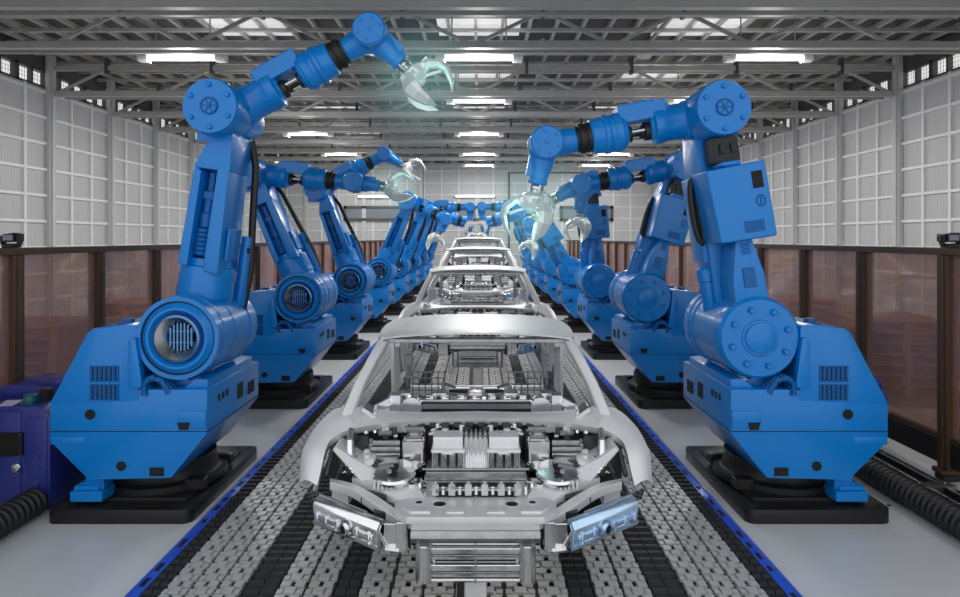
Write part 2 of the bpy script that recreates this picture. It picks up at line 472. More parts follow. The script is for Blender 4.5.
BODY = [(.205, .93), (.205, .62), (-.05, .305), (-.63, .29), (-.905, .565), (-.905, .82), (-.88, .86), (-.28, .93)]
TOWER = [(-.275, .85), (-.285, 1.37), (-.33, 1.39), (-.60, 1.36), (-.64, 1.33), (-.905, .83)]
HZ = 1.294
def robot_meshes(s, ringed):
    R = {}
    m = MB(s)
    pl = rounded_rect(-.91, .11, -.05, 1.42, .07)
    m.prism(pl, 'z', .001, .1)
    m.prism(rounded_rect(-.8, .02, .1, 1.25, .05), 'z', .1, .125)
    m.mi(1)
    for (u, y) in ((-.84, .03), (.04, .03), (.04, 1.34), (-.84, 1.34)):
        m.lathe([(0, .035), (.004, .035)], (u, y, .1), (0, 0, 1), 14)
        m.lathe([(0, .016), (.004, .016)], (u - .09, y, .1), (0, 0, 1), 10)
    R['base_plate'] = m.mesh('base_plate', ['plate', 'hole'], .008, 2)
    m = MB(s); m.lathe([(.0, .46), (.05, .46), (.06, .4), (.12, .38), (.19, .38)], (-.36, .6, .12), (0, 0, 1), 32)
    for k in range(4):
        m.box((-.36 + .5 * math.cos(k * 1.57 + .8), .6 + .4 * math.sin(k * 1.57 + .8), .16), (.14, .1, .08))
    R['turntable'] = m.mesh('turntable', ['plate'], .005)
    m = MB(s); m.bb(-.78, -.55, .02, .2, .125, .2); m.bb(-.76, -.58, .035, .18, .2, .235); m.bb(-.69, -.56, .06, .2, .2, .36); m.bb(-.73, -.66, .05, .12, .235, .25)
    R['foot_bracket'] = m.mesh('foot_bracket', ['blue'], .008)
    # housing
    m = MB(s)
    m.prism(BODY, 'y', 0, 1.12)
    m.prism(TOWER, 'y', -.004, .62)
    m.prism([(.19, .92), (.19, .99), (.1, 1.0), (.02, .93)], 'y', .05, 1.0)
    m.prism([(-.26, .9), (-.2, 1.02), (-.02, 1.02), (.05, .9)], 'y', .15, .9)      # saddle under the drum
    m.prism([(-.33, .95), (-.33, 1.28), (-.31, 1.3), (-.28, 1.3), (-.24, 1.0), (-.24, .95)], 'y', -.045, .02)
    m.bb(-.9, -.66, -.006, .01, .54, .595)        # name plate
    m.bb(.0, .2, -.012, .01, .66, .78)            # cover by the corner
    R['housing'] = m.mesh('housing', ['blue'], .014, 2)
    m = MB(s)
    m.bb(-.9, .2, -.003, .02, .632, .637)
    m.bb(.2, .2085, .0, 1.12, .632, .637)
    m.prism([(.0, .7), (.09, .7), (.075, .65), (.015, .65)], 'y', -.016, .01)
    m.bb(-.2, -.1, -.004, .02, .32, .38)
    m.mi(0)
    for (u, z, r) in ((-.62, .755, .036), (-.4, .39, .034)):
        m.lathe([(0, r), (.012, r * 1.0)], (u, -.006, z), (0, 1, 0), 20)
    for k in range(3): m.bb(.204, .209, .2 + k * .08, .24 + k * .08, .8, .85)
    m.bb(.204, .209, .6, .72, .72, .84); m.bb(.204, .209, .85, 1.0, .7, .8)
    R['port'] = m.mesh('port', ['hole'])
    m = MB(s)
    for r in range(2):
        z1 = 1.1 - r * .13
        for k in range(7):
            u = -.62 + k * .032
            m.prism([(u, z1), (u + .012, z1), (u + .012, z1 - .115), (u, z1 - .115)], 'y', -.012, .0)
            m.box((u + .006, -.004, z1 - .057), (.018, .006, .115))
        m.mi(1)
        for k in range(6):
            u = -.602 + k * .032; m.bb(u, u + .01, -.0075, -.003, z1 - .11, z1 - .005)
        m.mi(0)
    R['vent'] = m.mesh('vent', ['blue2', 'hole'], .001)
    m = MB(s)
    for (u, y) in ((-.45, .2), (-.4, .45)):
        m.cyl((u, y, 1.36), (u, y, 1.41), .045, .04, 14)
    m.bb(-.5, -.36, .12, .5, 1.36, 1.385)
    R['connector'] = m.mesh('connector', ['blue2'], .004)
    m = MB(s)
    pts = []
    for k in range(28):
        a = PI * k / 14; r = .215 if k % 2 else .19
        pts.append((.55 + r * math.cos(a), .72 + r * math.sin(a)))
    m.prism(pts, 'x', -1.12, -1.02); m.lathe([(0, .17), (.14, .17)], (-1.03, .55, .72), (1, 0, 0), 24); m.lathe([(-.03, .08), (0, .1)], (-1.12, .55, .72), (1, 0, 0), 18)
    R['side_motor'] = m.mesh('side_motor', ['purple'], .006)
    # hoses between tower and drum
    m = MB(s)
    for k in range(4):
        y0 = -.01 + .05 * k
        path = [(-.235, y0, .9), (-.235, y0, .975), (-.19, y0, 1.015), (-.12, y0 + .01, .995), (-.07, y0 + .02, .91)]
        m.tube(path, .02, 8)
        for q in range(8):
            t = q / 7 * (len(path) - 1); i = min(int(t), len(path) - 2); f = t - i
            p = Vector(path[i]).lerp(Vector(path[i + 1]), f); d = Vector(path[i + 1]) - Vector(path[i])
            m.lathe([(-.006, .026), (.006, .026)], p, d, 8)
    R['hose'] = m.mesh('hose', ['blue2'])
    m = MB(s)
    m.tube([(-.24, .2, .93), (-.27, .35, 1.1), (-.26, .5, 1.25), (-.2, .6, 1.0), (-.22, .7, .93)], .03, 8)
    m.bb(-.28, -.12, .3, .6, .93, 1.0)
    R['cable_bundle'] = m.mesh('cable_bundle', ['black'], .004)
    # shoulder drum
    m = MB(s)
    if ringed:
        prof = [(.1, .29), (.105, .298), (.12, .3), (.13, .292), (.3, .292), (.31, .298), (.62, .298), (.63, .305), (.72, .305), (.73, .298), (.8, .298), (.83, .28)]
        m.lathe(prof, (0, 0, HZ), (0, 1, 0), 56)
    else:
        prof = [(.02, .285), (.03, .29), (.13, .29), (.132, .284), (.14, .284), (.142, .29), (.6, .29), (.61, .3), (.66, .3), (.665, .294), (.7, .294), (.705, .305), (.78, .305), (.83, .27)]
        m.lathe(prof, (0, 0, HZ), (0, 1, 0), 56)
    R['shoulder_drum'] = m.mesh('shoulder_drum', ['blue'], angle=28)
    m = MB(s)
    if ringed:
        def ann(r0, r1, y0, y1, seg=48):
            vs = []; fs = []
            for (r, y) in ((r0, y0), (r1, y0), (r1, y1), (r0, y1)):
                for k in range(seg):
                    a = 2 * PI * k / seg; vs.append((r * math.cos(a), y, HZ + r * math.sin(a)))
            for q in range(4):
                for k in range(seg):
                    k2 = (k + 1) % seg; q2 = (q + 1) % 4
                    fs.append((q * seg + k, q * seg + k2, q2 * seg + k2, q2 * seg + k))
            m.add(vs, fs)
        m.mi(0); ann(.262, .292, -.012, .1)
        m.mi(2); ann(.246, .262, .0, .1)
        m.mi(1)
        def cone(ra, ya, rb, yb, seg=48):
            rows = []
            for (r, y) in ((ra, ya), (rb, yb)):
                rows.append([(r * math.cos(2 * PI * k / seg), y, HZ + r * math.sin(2 * PI * k / seg)) for k in range(seg)])
            m.loft(rows, True)
        m.mi(0); cone(.25, .0, .215, -.03); cone(.215, -.03, .2, -.03); cone(.2, -.03, .18, .0)
        m.mi(1); cone(.18, .0, .165, -.035); cone(.165, -.035, .15, -.04)
        m.mi(3); cone(.15, -.04, .1, .05)
        m.mi(0); cone(.1, .05, .1, .08)
        m.mi(2); m.lathe([(0, .11), (.01, .11)], (0, .085, HZ), (0, 1, 0), 24)
        m.mi(1)
        for k in range(7):
            u = -.075 + k * .025; hh = math.sqrt(max(0, .1 ** 2 - u * u))
            m.bb(u - .006, u + .006, .045, .085, HZ - hh, HZ + hh)
        for z in (-.04, .04): m.bb(-.09, .09, .055, .085, HZ + z - .005, HZ + z + .005)
        R['motor_ring'] = m.mesh('motor_ring', ['blue', 'ring', 'hole', 'steel'], angle=25)
    else:
        m.lathe([(-.001, .27), (.02, .288)], (0, 0, HZ), (0, 1, 0), 48)
        m.lathe([(-.03, .1), (-.026, .108), (.0, .108)], (0, 0, HZ), (0, 1, 0), 32)
        m.lathe([(-.012, .125), (-.008, .13), (.0, .13)], (0, 0, HZ), (0, 1, 0), 32)
        R['end_cap'] = m.mesh('end_cap', ['blue'])
        m2 = MB(); m2.lathe([(-.03, .016), (-.024, .022), (0, .024)], (0, 0, 0), (0, 1, 0), 12)
        R['cap_bolt'] = m2.mesh('cap_bolt', ['blue'])
    # ---------------- lower arm (origin at shoulder axis, +z runs to the elbow)
    m = MB(s)
    if ringed:
        m.lathe([(.1, .2), (.26, .2), (.27, .208), (.5, .195), (.505, .165), (.56, .16)], (0, .38, 0), (0, 0, 1), 36)
        m.T = Matrix.Diagonal((.88, 1, 1, 1))
        m.prism([(-.17, .5), (-.09, .5), (-.075, 1.2), (-.14, 1.24)], 'y', .17, .56)
        m.prism([(.04, .48), (.17, .46), (.15, 1.24), (.055, 1.24)], 'y', .17, .58)
        m.bb(-.15, .15, .34, .58, .5, 1.3)
        m.prism([(-.145, 1.22), (.16, 1.22), (.14, 1.55), (.0, 1.55)], 'y', .17, .6)
        m.bb(-.07, .14, .2, .58, 1.4, 1.66)
        m.bb(.17, .2, .25, .5, .56, .8)
        m.T = Matrix.Identity(4); m.lathe([(0, .05), (.55, .045)], (.19, .6, .2), (.0, 0, 1), 14)
        R['lower_arm'] = m.mesh('lower_arm', ['blue'], .01, 2, angle=30)
        m = MB(s)
        for k in range(6): m.lathe([(0, .058), (.01, .064), (.026, .064), (.034, .058)], (-.025, .28, .58 + k * .034), (0, 0, 1), 20)
        m.lathe([(0, .05), (.1, .05), (.11, .038), (.26, .038)], (-.02, .28, .79), (0, 0, 1), 20)
        m.bb(-.06, .02, .24, .36, 1.0, 1.06); m.bb(-.04, .0, .27, .4, 1.06, 1.2)
        R['actuator'] = m.mesh('actuator', ['blue2'], .003)
        m = MB(s)
        m.tube([(.22, .62, .15), (.24, .62, .5), (.21, .6, .9), (.18, .6, 1.3), (.12, .6, 1.5)], .03, 8)
        m.bb(.17, .23, .56, .62, .62, .66)
        R['arm_cable'] = m.mesh('arm_cable', ['black'])
    else:
        m.prism([(-.15, .0), (.17, .0), (.16, 1.3), (.13, 1.6), (-.12, 1.62), (-.13, 1.3)], 'y', .3, .62)
        m.prism([(-.12, .22), (.12, .24), (.115, .42), (.055, .7), (-.06, .72), (-.115, .45)], 'y', .03, .3)
        m.lathe([(.12, .062), (.4, .062), (.41, .07), (.5, .07), (.52, .05)], (.17, .42, 0), (0, 0, 1), 18)
        m.bb(.11, .2, .33, .6, .55, 1.2)
        R['lower_arm'] = m.mesh('lower_arm', ['blue'], .012, 2, angle=30)
        m = MB(s); m.bb(-.045, .04, .018, .05, .36, .5)
        for k in range(5): m.bb(-.04, .03, .02, .04, .6 + k * .016, .606 + k * .016)
        R['arm_recess'] = m.mesh('arm_recess', ['blue2'], .004)
        m = MB(s)
        m.prism([(-.21, .7), (.19, .7), (.22, 1.22), (-.2, 1.24)], 'y', -.06, .28)
        m.bb(-.06, .08, .0, .2, 1.23, 1.27)
        R['control_box'] = m.mesh('control_box', ['blue'], .03, 3)
        m = MB(s); m.prism([(-.165, 1.05), (-.09, 1.05), (-.09, 1.17), (-.165, 1.17)], 'y', -.066, -.05)
        R['display'] = m.mesh('display', ['hole'], .003)
        m = MB(s); m.prism([(-.13, .75), (.01, .75), (.01, .83), (-.13, .83)], 'y', -.066, -.05)
        for k in range(4): m.bb(-.12, .0, -.069, -.06, .762 + k * .017, .766 + k * .017)
        R['name_plate'] = m.mesh('name_plate', ['blue2'], .002)
        m = MB(s)
        ring_pts = [(-.13 + .03 * math.cos(a * PI / 8), -.063, .96 + .04 * math.sin(a * PI / 8)) for a in range(16)]
        m.tube(ring_pts, .005, 6, True); m.bb(-.135, -.125, -.066, -.05, .92, .99)
        R['emblem'] = m.mesh('emblem', ['blue2'])
        m = MB(s)
        for k in range(4):
            a = -.05 + .035 * k
            m.tube([(a, .1 - .0 * k, 1.45), (a - .01, .04, 1.52), (a - .015, .05, 1.58), (a - .02, .16, 1.62)], .012, 8)
        m.bb(-.08, .1, .06, .26, 1.27, 1.45); m.bb(-.06, -.02, .04, .08, 1.33, 1.4); m.bb(.02, .06, .04, .08, 1.33, 1.4)
        ov = [(.2, .3 + .0, 1.0 + .22 * math.sin(k * PI / 8)) if 0 else (.205 + .035 * math.cos(k * PI / 8), .29, .95 + .24 * math.sin(k * PI / 8)) for k in range(16)]
        m.tube(ov, .03, 8, True); m.bb(.17, .24, .27, .31, .78, 1.12)
        R['arm_cable'] = m.mesh('arm_cable', ['black'], .004)
    # ---------------- elbow (origin at elbow axis)
    m = MB(s)
    m.lathe([(.02, .195), (.03, .2), (.3, .2), (.31, .19), (.38, .19), (.39, .2), (.55, .2), (.56, .17), (.72, .165), (.74, .15)], (0, 0, 0), (0, 1, 0), 44)
    m.box((-.07, .35, -.19), (.2, .3, .06)); m.box((.0, .3, .2), (.06, .05, .05))
    R['elbow_drum'] = m.mesh('elbow_drum', ['blue'], angle=28)
    m = MB(s)
    m.lathe([(.0, .19), (.02, .198)], (0, 0, 0), (0, 1, 0), 44)
    m.lathe([(-.01, .06), (.0, .062)], (0, 0, 0), (0, 1, 0), 24)
    m.mi(1)
    tor = [(.056 * math.cos(a * PI / 10), -.014, .056 * math.sin(a * PI / 10)) for a in range(20)]
    m.tube(tor, .006, 6, True)
    for k in range(6):
        a = k * PI / 3
        m.bar((.015 * math.cos(a), -.013, .015 * math.sin(a)), (.055 * math.cos(a), -.013, .055 * math.sin(a)), .006, .01)
    m.lathe([(-.022, .014), (-.008, .016)], (0, 0, 0), (0, 1, 0), 12)
    R['elbow_cap'] = m.mesh('elbow_cap', ['blue', 'blue2'])
    m2 = MB(); m2.lathe([(-.022, .012), (-.018, .017), (0, .018)], (0, 0, 0), (0, 1, 0), 12)
    R['small_bolt'] = m2.mesh('small_bolt', ['blue'])
    # ---------------- upper arm (origin at elbow axis, +z to the wrist; -x of the inward frame is up)
    m = MB(s); Y = .38
    m.lathe([(.1, .15), (.18, .15), (.19, .135), (.34, .135), (.345, .142), (.42, .142), (.43, .11), (.45, .1)], (0, Y, 0), (0, 0, 1), 32)
    m.lathe([(.62, .1), (.64, .132), (.66, .135), (.665, .148), (.72, .148), (.725, .14), (.76, .14), (.765, .15), (.8, .15), (.805, .138), (.89, .132), (.9, .115)], (0, Y, 0), (0, 0, 1), 32)
    m.lathe([(1.0, .085), (1.05, .095), (1.12, .1), (1.2, .1)], (0, Y, 0), (0, 0, 1), 24)
    m.box((-.115, Y, .5), (.13, .21, .36)); m.box((-.1, Y, .34), (.09, .16, .1)); m.box((-.05, Y, .645), (.16, .2, .05))
    m.box((-.185, Y, .52), (.02, .15, .26))
    R['upper_arm'] = m.mesh('upper_arm', ['blue'], .007, 1, angle=30)
    m = MB(s)
    m.lathe([(.44, .07), (.49, .07), (.5, .05), (.52, .05)], (.03, Y, 0), (0, 0, 1), 20)
    m.lathe([(.5, .03), (.585, .03), (.59, .06), (.63, .065)], (.03, Y, 0), (0, 0, 1), 20)
    R['joint_boot'] = m.mesh('joint_boot', ['black'])
    m = MB(s)
    m.lathe([(.895, .105), (.9, .115), (.93, .115), (.935, .108), (.955, .115), (.985, .115), (.99, .1), (1.01, .1)], (0, Y, 0), (0, 0, 1), 28)
    R['rotary_joint'] = m.mesh('rotary_joint', ['black'])
    m = MB(s); m.cyl((.02, Y - .04, .44), (.02, Y - .04, .64), .018, seg=12); m.cyl((.055, Y + .03, .44), (.055, Y + .03, .64), .018, seg=12)
    R['push_rod'] = m.mesh('push_rod', ['steel'])
    # wrist (origin at wrist axis)
    m = MB(s)
    m.lathe([(.2, .11), (.205, .124), (.33, .126), (.34, .132), (.42, .132), (.43, .126), (.54, .12), (.56, .1)], (0, 0, 0), (0, 1, 0), 32)
    R['wrist_drum'] = m.mesh('wrist_drum', ['blue'], angle=28)
    m = MB(s)
    m.lathe([(0, .112), (.012, .12)], (0, .188, 0), (0, 1, 0), 32)
    for k in range(6):
        a = k * PI / 3 + .3
        m.lathe([(-.008, .008), (-.006, .011), (0, .012)], (.085 * math.cos(a), .188, .085 * math.sin(a)), (0, 1, 0), 10)
    m.lathe([(-.008, .014), (0, .016)], (0, .188, 0), (0, 1, 0), 12)
    R['wrist_cap'] = m.mesh('wrist_cap', ['blue'])
    # hand link (origin at wrist axis, +z to the tool)
    m = MB(s)
    m.lathe([(.08, .1), (.15, .095), (.2, .078), (.27, .07), (.275, .076), (.3, .076), (.31, .05)], (0, .38, 0), (0, 0, 1), 24)
    m.box((-.07, .38, .17), (.06, .1, .16))
    R['hand_link'] = m.mesh('hand_link', ['blue'], .005)
    m = MB(s)
    m.lathe([(.31, .045), (.325, .06), (.345, .06), (.35, .042), (.37, .042)], (0, .38, 0), (0, 0, 1), 18)
    for k in range(4):
        a = k * PI / 2 + .4; m.cyl((.055 * math.cos(a), .38 + .055 * math.sin(a), .31), (.055 * math.cos(a), .38 + .055 * math.sin(a), .375), .012, seg=8)
    R['tool_flange'] = m.mesh('tool_flange', ['steel'])
    # gripper (same frame): palm and three curved claws
    m = MB(s); c = (0, .38, 0)
    m.lathe([(.37, .05), (.385, .1), (.41, .125), (.46, .13), (.5, .115), (.53, .08), (.54, .03)], c, (0, 0, 1), 10)
    for k in range(3):
        a = 2 * PI * k / 3 + PI
        m.box((.1 * math.cos(a), .38 + .1 * math.sin(a), .46), (.09, .07, .1), Matrix.Rotation(a, 3, 'Z'))
    m.lathe([(.53, .05), (.56, .045), (.565, .03)], c, (0, 0, 1), 12)
    R['gripper'] = m.mesh('gripper', ['claw'], .008)
    m = MB(s)
    ctr = [(.09, .44), (.17, .47), (.235, .545), (.245, .63), (.2, .73), (.13, .81)]
    wid = [.055, .075, .085, .072, .05, .006]; thk = [.035, .038, .036, .03, .02, .004]
    rows = []
    for i, ((r, z), w, t) in enumerate(zip(ctr, wid, thk)):
        i0, i1 = max(0, i - 1), min(len(ctr) - 1, i + 1)
        dx, dz = ctr[i1][0] - ctr[i0][0], ctr[i1][1] - ctr[i0][1]; L = math.hypot(dx, dz); nx, nz = dz / L, -dx / L
        rows.append([(r + nx * t, w * .6, z + nz * t), (r + nx * t, -w * .6, z + nz * t), (r, -w, z), (r - nx * t, -w * .5, z - nz * t), (r - nx * t, w * .5, z - nz * t), (r, w, z)])
    m.loft(rows, True)
    m.add(rows[0], [(0, 1, 2, 3, 4, 5)]); m.add(rows[-1], [(5, 4, 3, 2, 1, 0)])
    m.cyl((.11, -.08, .46), (.11, .08, .46), .028, seg=12)
    m.cyl((.235, -.07, .56), (.235, .07, .56), .022, seg=12)
    m.box((.16, 0, .44), (.08, .05, .06)); m.cyl((.06, .0, .52), (.2, .0, .6), .016, seg=8)
    R['claw'] = m.mesh('claw', ['claw'], .004, angle=18, merge=True)
    return R

def make_robot(s, ringed, R, x, y, pose, label):
    root = empty('robot_arm', (x, y, 0))
    tag(root, label, 'robot', 'ring motor robot row' if ringed else 'flat cap robot row')
    L = lambda n, p=root, loc=(0, 0, 0), rot=None, nm=None: link(nm or n, R[n], p, loc, rot)
    bp = L('base_plate'); tt = L('turntable', bp)
    L('foot_bracket', bp)
    h = L('housing'); L('port', h); L('vent', h); L('connector', h)
    L('hose'); L('cable_bundle')
    dr = L('shoulder_drum')
    if ringed: L('motor_ring', dr)
    else:
        L('side_motor'); cp = L('end_cap')
        for k in range(8):
            a = k * PI / 4 + .3
            L('cap_bolt', cp, (.205 * math.cos(a), 0, HZ + .205 * math.sin(a)), None, 'bolt')
    (eu, ez), up, hd = pose
    if len(up) == 2: up = (up[0], 0, up[1])
    if len(hd) == 2: hd = (hd[0], 0, hd[1])
    w = lambda v: Vector((v[0] * s, v[1], v[2]))
    sh = Vector((0, 0, HZ)); ld = w((eu, 0, ez))
    la = L('lower_arm', root, sh, orient(ld))
    if ringed: L('actuator', la)
    else:
        L('arm_recess', la); cb = L('control_box', root, sh, orient(ld)); L('display', cb); L('name_plate', cb); L('emblem', cb)
    L('arm_cable', la)
    el = sh + ld
    ed = L('elbow_drum', root, el)
    ec = L('elbow_cap', root, el)
    for k in range(6):
        a = k * PI / 3 + .55
        L('small_bolt', ec, (.15 * math.cos(a), 0, .15 * math.sin(a)), None, 'bolt')
    ud = w(up).normalized(); ru = orient(ud)
    # pivot of the arm plane: y = .38 behind the caps
    piv = el + Vector((0, .38, 0))
    off = ru @ Vector((0, .38, 0))
    ua = L('upper_arm', root, piv - off, ru); L('rotary_joint', ua); L('joint_boot', ua); L('push_rod', ua)
    wr = piv + ud * 1.25
    wd = L('wrist_drum', root, wr - Vector((0, .38, 0))); L('wrist_cap', wd)
    rh = orient(w(hd)); ho = wr - rh @ Vector((0, .38, 0))
    hl = L('hand_link', root, ho, rh); L('tool_flange', hl)
    gr = L('gripper', root, ho + rh @ Vector((0, .38 * .16, .37 * .16)), rh); gr.scale = (.84, .84, .84)
    for k in range(3):
        a = 2 * PI * k / 3 + PI
        T = Matrix.Translation((0, .38, 0)) @ Matrix.Rotation(a, 4, 'Z')
        c = L('claw', gr); c.matrix_basis = T
    return root, Vector((x, y, 0)) + wr + w(hd).normalized() * .5

RL = robot_meshes(1, True); RR = robot_meshes(-1, False)
poseL = [((.22, 1.64), (1.09, .605), (.72, -.69)), ((-.65, 1.49), (1, -.08), (1, -.15)), ((-.58, 1.53), (1.04, .56), (.85, -.5)),
         ((.6, 1.5), (.72, -.7, -.35), (-.4, -.3, -.8)), ((.64, 1.5), (1, .02), (.0, -1)), ((.6, 1.5), (.98, -.2), (.1, -1)),
         ((.5, 1.55), (.95, -.3), (0, -1)), ((.5, 1.55), (.95, -.3), (0, -1))]
poseR = [((.25, 1.63), (1.19, -.21), (.2, -1)), ((-.49, 1.57), (.985, -.17), (.88, -.48)), ((.1, 1.63), (.25, -.95, -.2), (.1, -.2, -1)),
         ((.85, 1.4), (.1, -.9, -.3), (0, -.3, -1)), ((.66, 1.5), (1, .03), (.0, -1)), ((.6, 1.5), (.98, -.2), (.1, -1)),
         ((.5, 1.55), (.95, -.3), (0, -1)), ((.5, 1.55), (.95, -.3), (0, -1))]
extraL = [', its claw raised highest under the roof', ', boom level, lower arm leaning to the fence', ', boom slanting up towards the car line', ', lower arm leaning inwards', ', boom level with claw hanging over the far cars', ', half hidden behind its neighbours', ', mostly hidden near the back wall', ', beside the back wall']
extraR = [', claw hanging beside the car line', ', boom level, lower arm leaning to the fence', ', lower arm upright and boom towards the camera', ', lower arm leaning over the car line', ', boom reaching over the far cars', ', half hidden behind its neighbours', ', mostly hidden near the back wall', ', beside the back wall']
tips = []
for i in range(8):
    y = 4.8 + 3.2 * i
    r, t = make_robot(1, True, RL, -2.124, y, poseL[i], '%s blue robot with hollow ring motor%s' % (ORD[i], extraL[i])); tips.append(t)
    r, t = make_robot(-1, False, RR, 1.983, y, poseR[i], '%s blue robot with flat bolted drum cap%s' % (ORD[i], extraR[i])); tips.append(t)
# ------------------------------------------------------------------ car bodies
def catmull(P, n):
    out = []
    for i in range(len(P) - 1):
        p0 = P[max(i - 1, 0)]; p1 = P[i]; p2 = P[i + 1]; p3 = P[min(i + 2, len(P) - 1)]
        for k in range(n):
            t = k / n
            out.append(.5 * ((2 * p1) + (p2 - p0) * t + (2 * p0 - 5 * p1 + 4 * p2 - p3) * t * t + (3 * p1 - p0 - 3 * p2 + p3) * t ** 3))
    out.append(P[-1].copy()); return out
DY = 3.0
def CP(half, py, d):                     # half width in pixels left of the car axis -> local point (x > 0)
    if d < 4.58: d = 3.56 + (d - 3) * .6456
    return Vector((half * d / F, d - DY, H - (py - 238.0) * d / F))
class CB(MB):
    def pbox(self, h0, h1, yt, yb, d0, d1):
        a = CP(h0, yt, d0); b = CP(h1, yb, d0); self.bb(a.x, b.x, a.y, CP(0, 0, d1).y, b.z, a.z)
car_parts = []; car_parts_kind = set()
FT = Matrix.Translation((0, .56, -.374)) @ Matrix.Scale(1.187, 4)      # size and seat of the front end module
WT = Matrix.Translation((0, .315, -.18)) @ Matrix.Scale(1.09, 4)
def cpart(name, m, mats, bevel=0.0, seg=1, angle=35, parent=None, solid=0.0, label=None):
    me = m.mesh(name, mats, bevel, seg, angle, solid)
    car_parts.append((name, me, parent, label)); return len(car_parts) - 1
def build_car():
    # outer wings and cowl
    O = [CP(175, 483, 3.58), CP(174, 466, 3.66), CP(171, 449, 3.76), CP(156, 424, 3.95), CP(131, 408, 4.08), CP(83, 412, 4.12), CP(50, 413, 4.16), CP(0, 412, 4.2)]
    I = [CP(160, 486, 3.5), CP(156, 470, 3.58), CP(152, 452, 3.68), CP(145, 439, 3.78), CP(122, 428, 3.88), CP(72, 421, 3.95), CP(40, 419.5, 3.99), CP(0, 419, 4.0)]
    O = catmull(O, 5); I = catmull(I, 5)
    nw = 5 * 4
    for sgn in (1, -1):
        m = CB(sgn)
        o, i = O[:nw + 1], I[:nw + 1]; N = len(o)
        rows = []
        sk = [p + Vector((-.02, .02, -.03 - .16 * min(1, max(0, k - 2) / 9))) for k, p in enumerate(o)]; sk2 = [p + Vector((.004, .01, -.015 - .05 * min(1, max(0, k - 2) / 9))) for k, p in enumerate(o)]
        mid1 = [o[k].lerp(i[k], .33) + Vector((0, 0, .022)) for k in range(N)]
        mid2 = [o[k].lerp(i[k], .7) + Vector((0, 0, .018)) for k in range(N)]
        lip = [p + Vector((.004, .012, -.035)) for p in i]; lip2 = [p + Vector((.03, .03, -.05)) for p in i]
        m.loft([sk, sk2, o, mid1, mid2, i, lip, lip2])
        cpart('front_wing', m, ['body'], angle=50, solid=-.008)
    m = CB()
    o, i = O[nw:], I[nw:]
    oo = [Vector((-p.x, p.y, p.z)) for p in o] + [p for p in reversed(o)][1:]
    ii = [Vector((-p.x, p.y, p.z)) for p in i] + [p for p in reversed(i)][1:]
    N = len(oo)
    mid = [oo[k].lerp(ii[k], .5) + Vector((0, 0, .012)) for k in range(N)]
    lip = [p + Vector((0, .015, -.03)) for p in ii]; lip2 = [p + Vector((0, .05, -.045)) for p in ii]
    back = [p + Vector((0, .03, -.05)) for p in oo]
    m.loft([back, oo, mid, ii, lip, lip2]); cpart('cowl', m, ['body'], angle=50, solid=-.006)
    # roof
    st = [(4.56, .63, 1.318, 1.352), (4.62, .65, 1.332, 1.366), (4.8, .662, 1.342, 1.38), (5.1, .668, 1.342, 1.385), (5.5, .662, 1.328, 1.37), (5.85, .645, 1.298, 1.335), (6.05, .625, 1.268, 1.303)]
    rows = []
    for (d, hw, ze, zc) in st:
        r = []
        for k in range(17):
            t = -1 + 2 * k / 16
            z = zc - (zc - ze) * abs(t) ** 2.6
            r.append(Vector((hw * math.copysign(abs(t) ** .9, t), d - DY, z)))
        r = [r[0] + Vector((-.012, 0, -.05))] + r + [r[-1] + Vector((.012, 0, -.05))]
        rows.append(r)
    m = CB(); m.loft(rows)
    roof_i = cpart('roof_skin', m, ['body'], angle=50, solid=-.012)
    m = CB()
    m.bar((-.6, 4.66 - DY, 1.30), (.6, 4.66 - DY, 1.30), .07, .03); m.bar((-.6, 5.95 - DY, 1.25), (.6, 5.95 - DY, 1.25), .08, .04)
    for x in (-.36, .36): m.box((x, 4.64 - DY, 1.335), (.14, .02, .012))
    m.bar((-.62, 5.3 - DY, 1.30), (.62, 5.3 - DY, 1.30), .06, .03)
    cpart('roof_bow', m, ['castm'], .004, parent=roof_i)
    # body side ring: A pillar, cant rail, rear pillar, sill
    for sgn in (1, -1):
        m = CB(sgn)
        def beam(path, wo, th):
            rows = []
            for p, w in zip(path, wo):
                p = Vector(p)
                rows.append([p + Vector((.02, 0, 0)), p + Vector((.012, -w * .45, .012)), p + Vector((-.05, -w * .3, .004)), p + Vector((-.055, w * .5, -.02)), p + Vector((-.01, w * .6, -.02))])
            m.loft(rows, True); m.add(rows[0], [(0, 1, 2, 3, 4)]); m.add(rows[-1], [(4, 3, 2, 1, 0)])
        a = CP(131, 409, 4.06); b = CP(96, 342, 4.58)
        beam([a + Vector((.0, -.02, -.03)), a.lerp(b, .35) + Vector((0, 0, .012)), a.lerp(b, .7) + Vector((0, 0, .012)), b, (.652, 4.8 - DY, 1.33)], [.13, .1, .09, .09, .09], .05)
        m.bar(a + Vector((.02, .05, -.05)), (.86, 4.35 - DY, .42), .06, .14); 
        cpart('front_pillar', m, ['body'], .006, angle=40)
        m = CB(sgn)
        beam([(.65, 4.7 - DY, 1.325), (.662, 5.1 - DY, 1.33), (.655, 5.6 - DY, 1.31), (.625, 6.05 - DY, 1.26), (.69, 6.4 - DY, 1.15), (.78, 6.75 - DY, 1.0), (.8, 7.0 - DY, .93)], [.1, .1, .1, .1, .14, .2, .2], .05)
        m.bar((.84, 4.2 - DY, .4), (.84, 6.2 - DY, .4), .1, .1)
        m.prism([(6.75 - DY, .38), (6.7 - DY, .7), (6.72 - DY, .97), (7.25 - DY, .92), (7.3 - DY, .4)], 'x', .82, .85)
        m.bar((.82, 6.75 - DY, .95), (.8, 7.25 - DY, .9), .1, .06); m.bar((.78, 7.2 - DY, .9), (.75, 7.25 - DY, .6), .08, .1)
        cpart('side_frame', m, ['body'], angle=40)
        m = CB(sgn)
